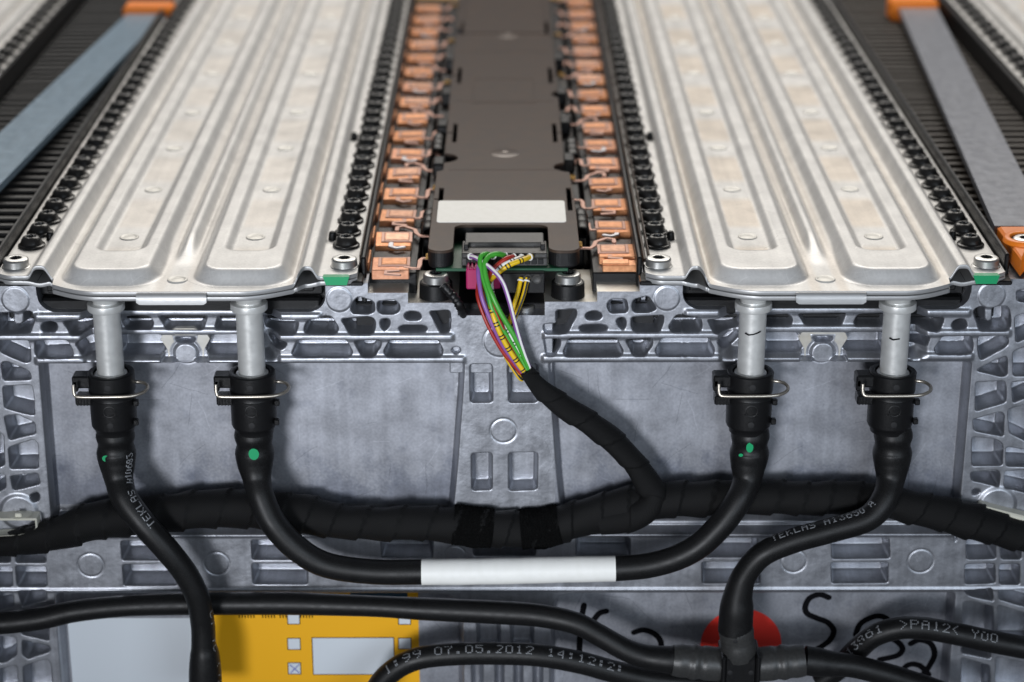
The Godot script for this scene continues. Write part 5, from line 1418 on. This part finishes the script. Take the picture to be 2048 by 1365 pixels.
	t = thing("cable_clip", "cream plastic cable clip at the photo's left edge, above the harness", "cable clip", c1, "cream cable clips")
	mb = MB.new()
	var co := PackedVector2Array()
	for q in [[-14.0, -3.4], [11.4, -3.4], [11.8, -3.0], [11.8, 2.0], [9.0, 4.6], [2.0, 6.4], [-14.0, 7.2]]: co.append(Vector2(q[0], q[1]))
	mb.prism(co, -5.0, 4.0, 0.8, FRONT, c1)
	part("clip_body", mb, M.cream, t)
	mb = MB.new()
	mb.box(c1 + Vector3(2.2, 4.4, 1.0), Vector3(3.4, 2.6, 3.0), 0.4)
	mb.lathe([[0.01, 0.6], [6.0, 0.2], [6.4, 0.0]], c1 + Vector3(2.2, 3.6, -2.0), 24)
	part("clip_stud", mb, M.cream, t)
	var c2: Vector3 = Vector3(257.0, -129.4, 4.0)
	t = thing("cable_clip", "thin cream plastic cable clip at the photo's right edge, behind the harness", "cable clip", c2, "cream cable clips")
	mb = MB.new()
	mb.box(c2, Vector3(28, 3.2, 8), 0.8, Basis(Vector3.BACK, -0.27))
	part("clip_body", mb, M.cream, t)

func _ready() -> void:
	rng.seed = 7
	var cam := Camera3D.new()
	cam.name = "Camera"
	var at := CameraAttributesPhysical.new()
	at.frustum_focal_length = 75.6
	at.frustum_near = 0.05
	at.frustum_far = 12.0
	at.exposure_aperture = 6.8
	at.frustum_focus_distance = 1.05
	cam.attributes = at
	cam.fov = 18.04
	cam.near = 0.05
	cam.far = 12.0
	cam.position = Vector3(0.00042, 0.35405, 1.00156)
	cam.rotation_degrees = Vector3(-21.300, -0.1738, 0)
	add_child(cam)
	cam.current = true
	var we := WorldEnvironment.new()
	we.name = "Surroundings"
	var e := Environment.new()
	e.background_mode = Environment.BG_COLOR
	e.background_color = Color(0.64, 0.66, 0.70)
	e.background_energy_multiplier = 0.17
	e.tonemap_mode = Environment.TONE_MAPPER_LINEAR
	e.tonemap_exposure = 1.0
	e.sdfgi_enabled = true; e.ssao_enabled = true; e.ssil_enabled = true
	we.environment = e
	add_child(we)
	# workshop light: a cool lamp front left, a warm ceiling light above the far end
	var l := SpotLight3D.new()
	l.name = "FrontLamp"
	l.light_energy = 4.5
	l.light_color = Color(0.96, 0.975, 1.0)
	l.light_size = 0.26
	l.spot_range = 6.0
	l.spot_attenuation = 2.0
	l.spot_angle = 12.3
	l.spot_angle_attenuation = 1.0
	l.shadow_enabled = true
	add_child(l)
	l.look_at_from_position(Vector3(-0.58, 0.16, 2.1), Vector3(0.0, 0.01, 0.0), Vector3.UP)
	var c := AreaLight3D.new()
	c.name = "CeilingLight"
	c.area_size = Vector2(2.2, 1.2)
	c.area_normalize_energy = true
	c.light_energy = 5.5
	c.light_color = Color(1.0, 0.98, 0.95)
	c.shadow_enabled = true
	add_child(c)
	c.look_at_from_position(Vector3(0.1, 1.6, -1.7), Vector3(0, 0, -0.2), Vector3.UP)
	var w := AreaLight3D.new()  # added fill light at the front right, only to lighten the shadows
	w.name = "FillLight"
	w.area_size = Vector2(1.3, 1.0)
	w.area_normalize_energy = true
	w.light_energy = 1.7
	w.light_color = Color(0.90, 0.95, 1.0)
	w.shadow_enabled = true
	add_child(w)
	w.look_at_from_position(Vector3(0.9, 0.45, 2.0), Vector3(0, 0, 0), Vector3.UP)
	make_materials()
	make_shared()
	build_casting()
	plates()
	trays()
	terminal_strips()
	centre_cover()
	wires()
	harness()
	hoses()
	stickers()
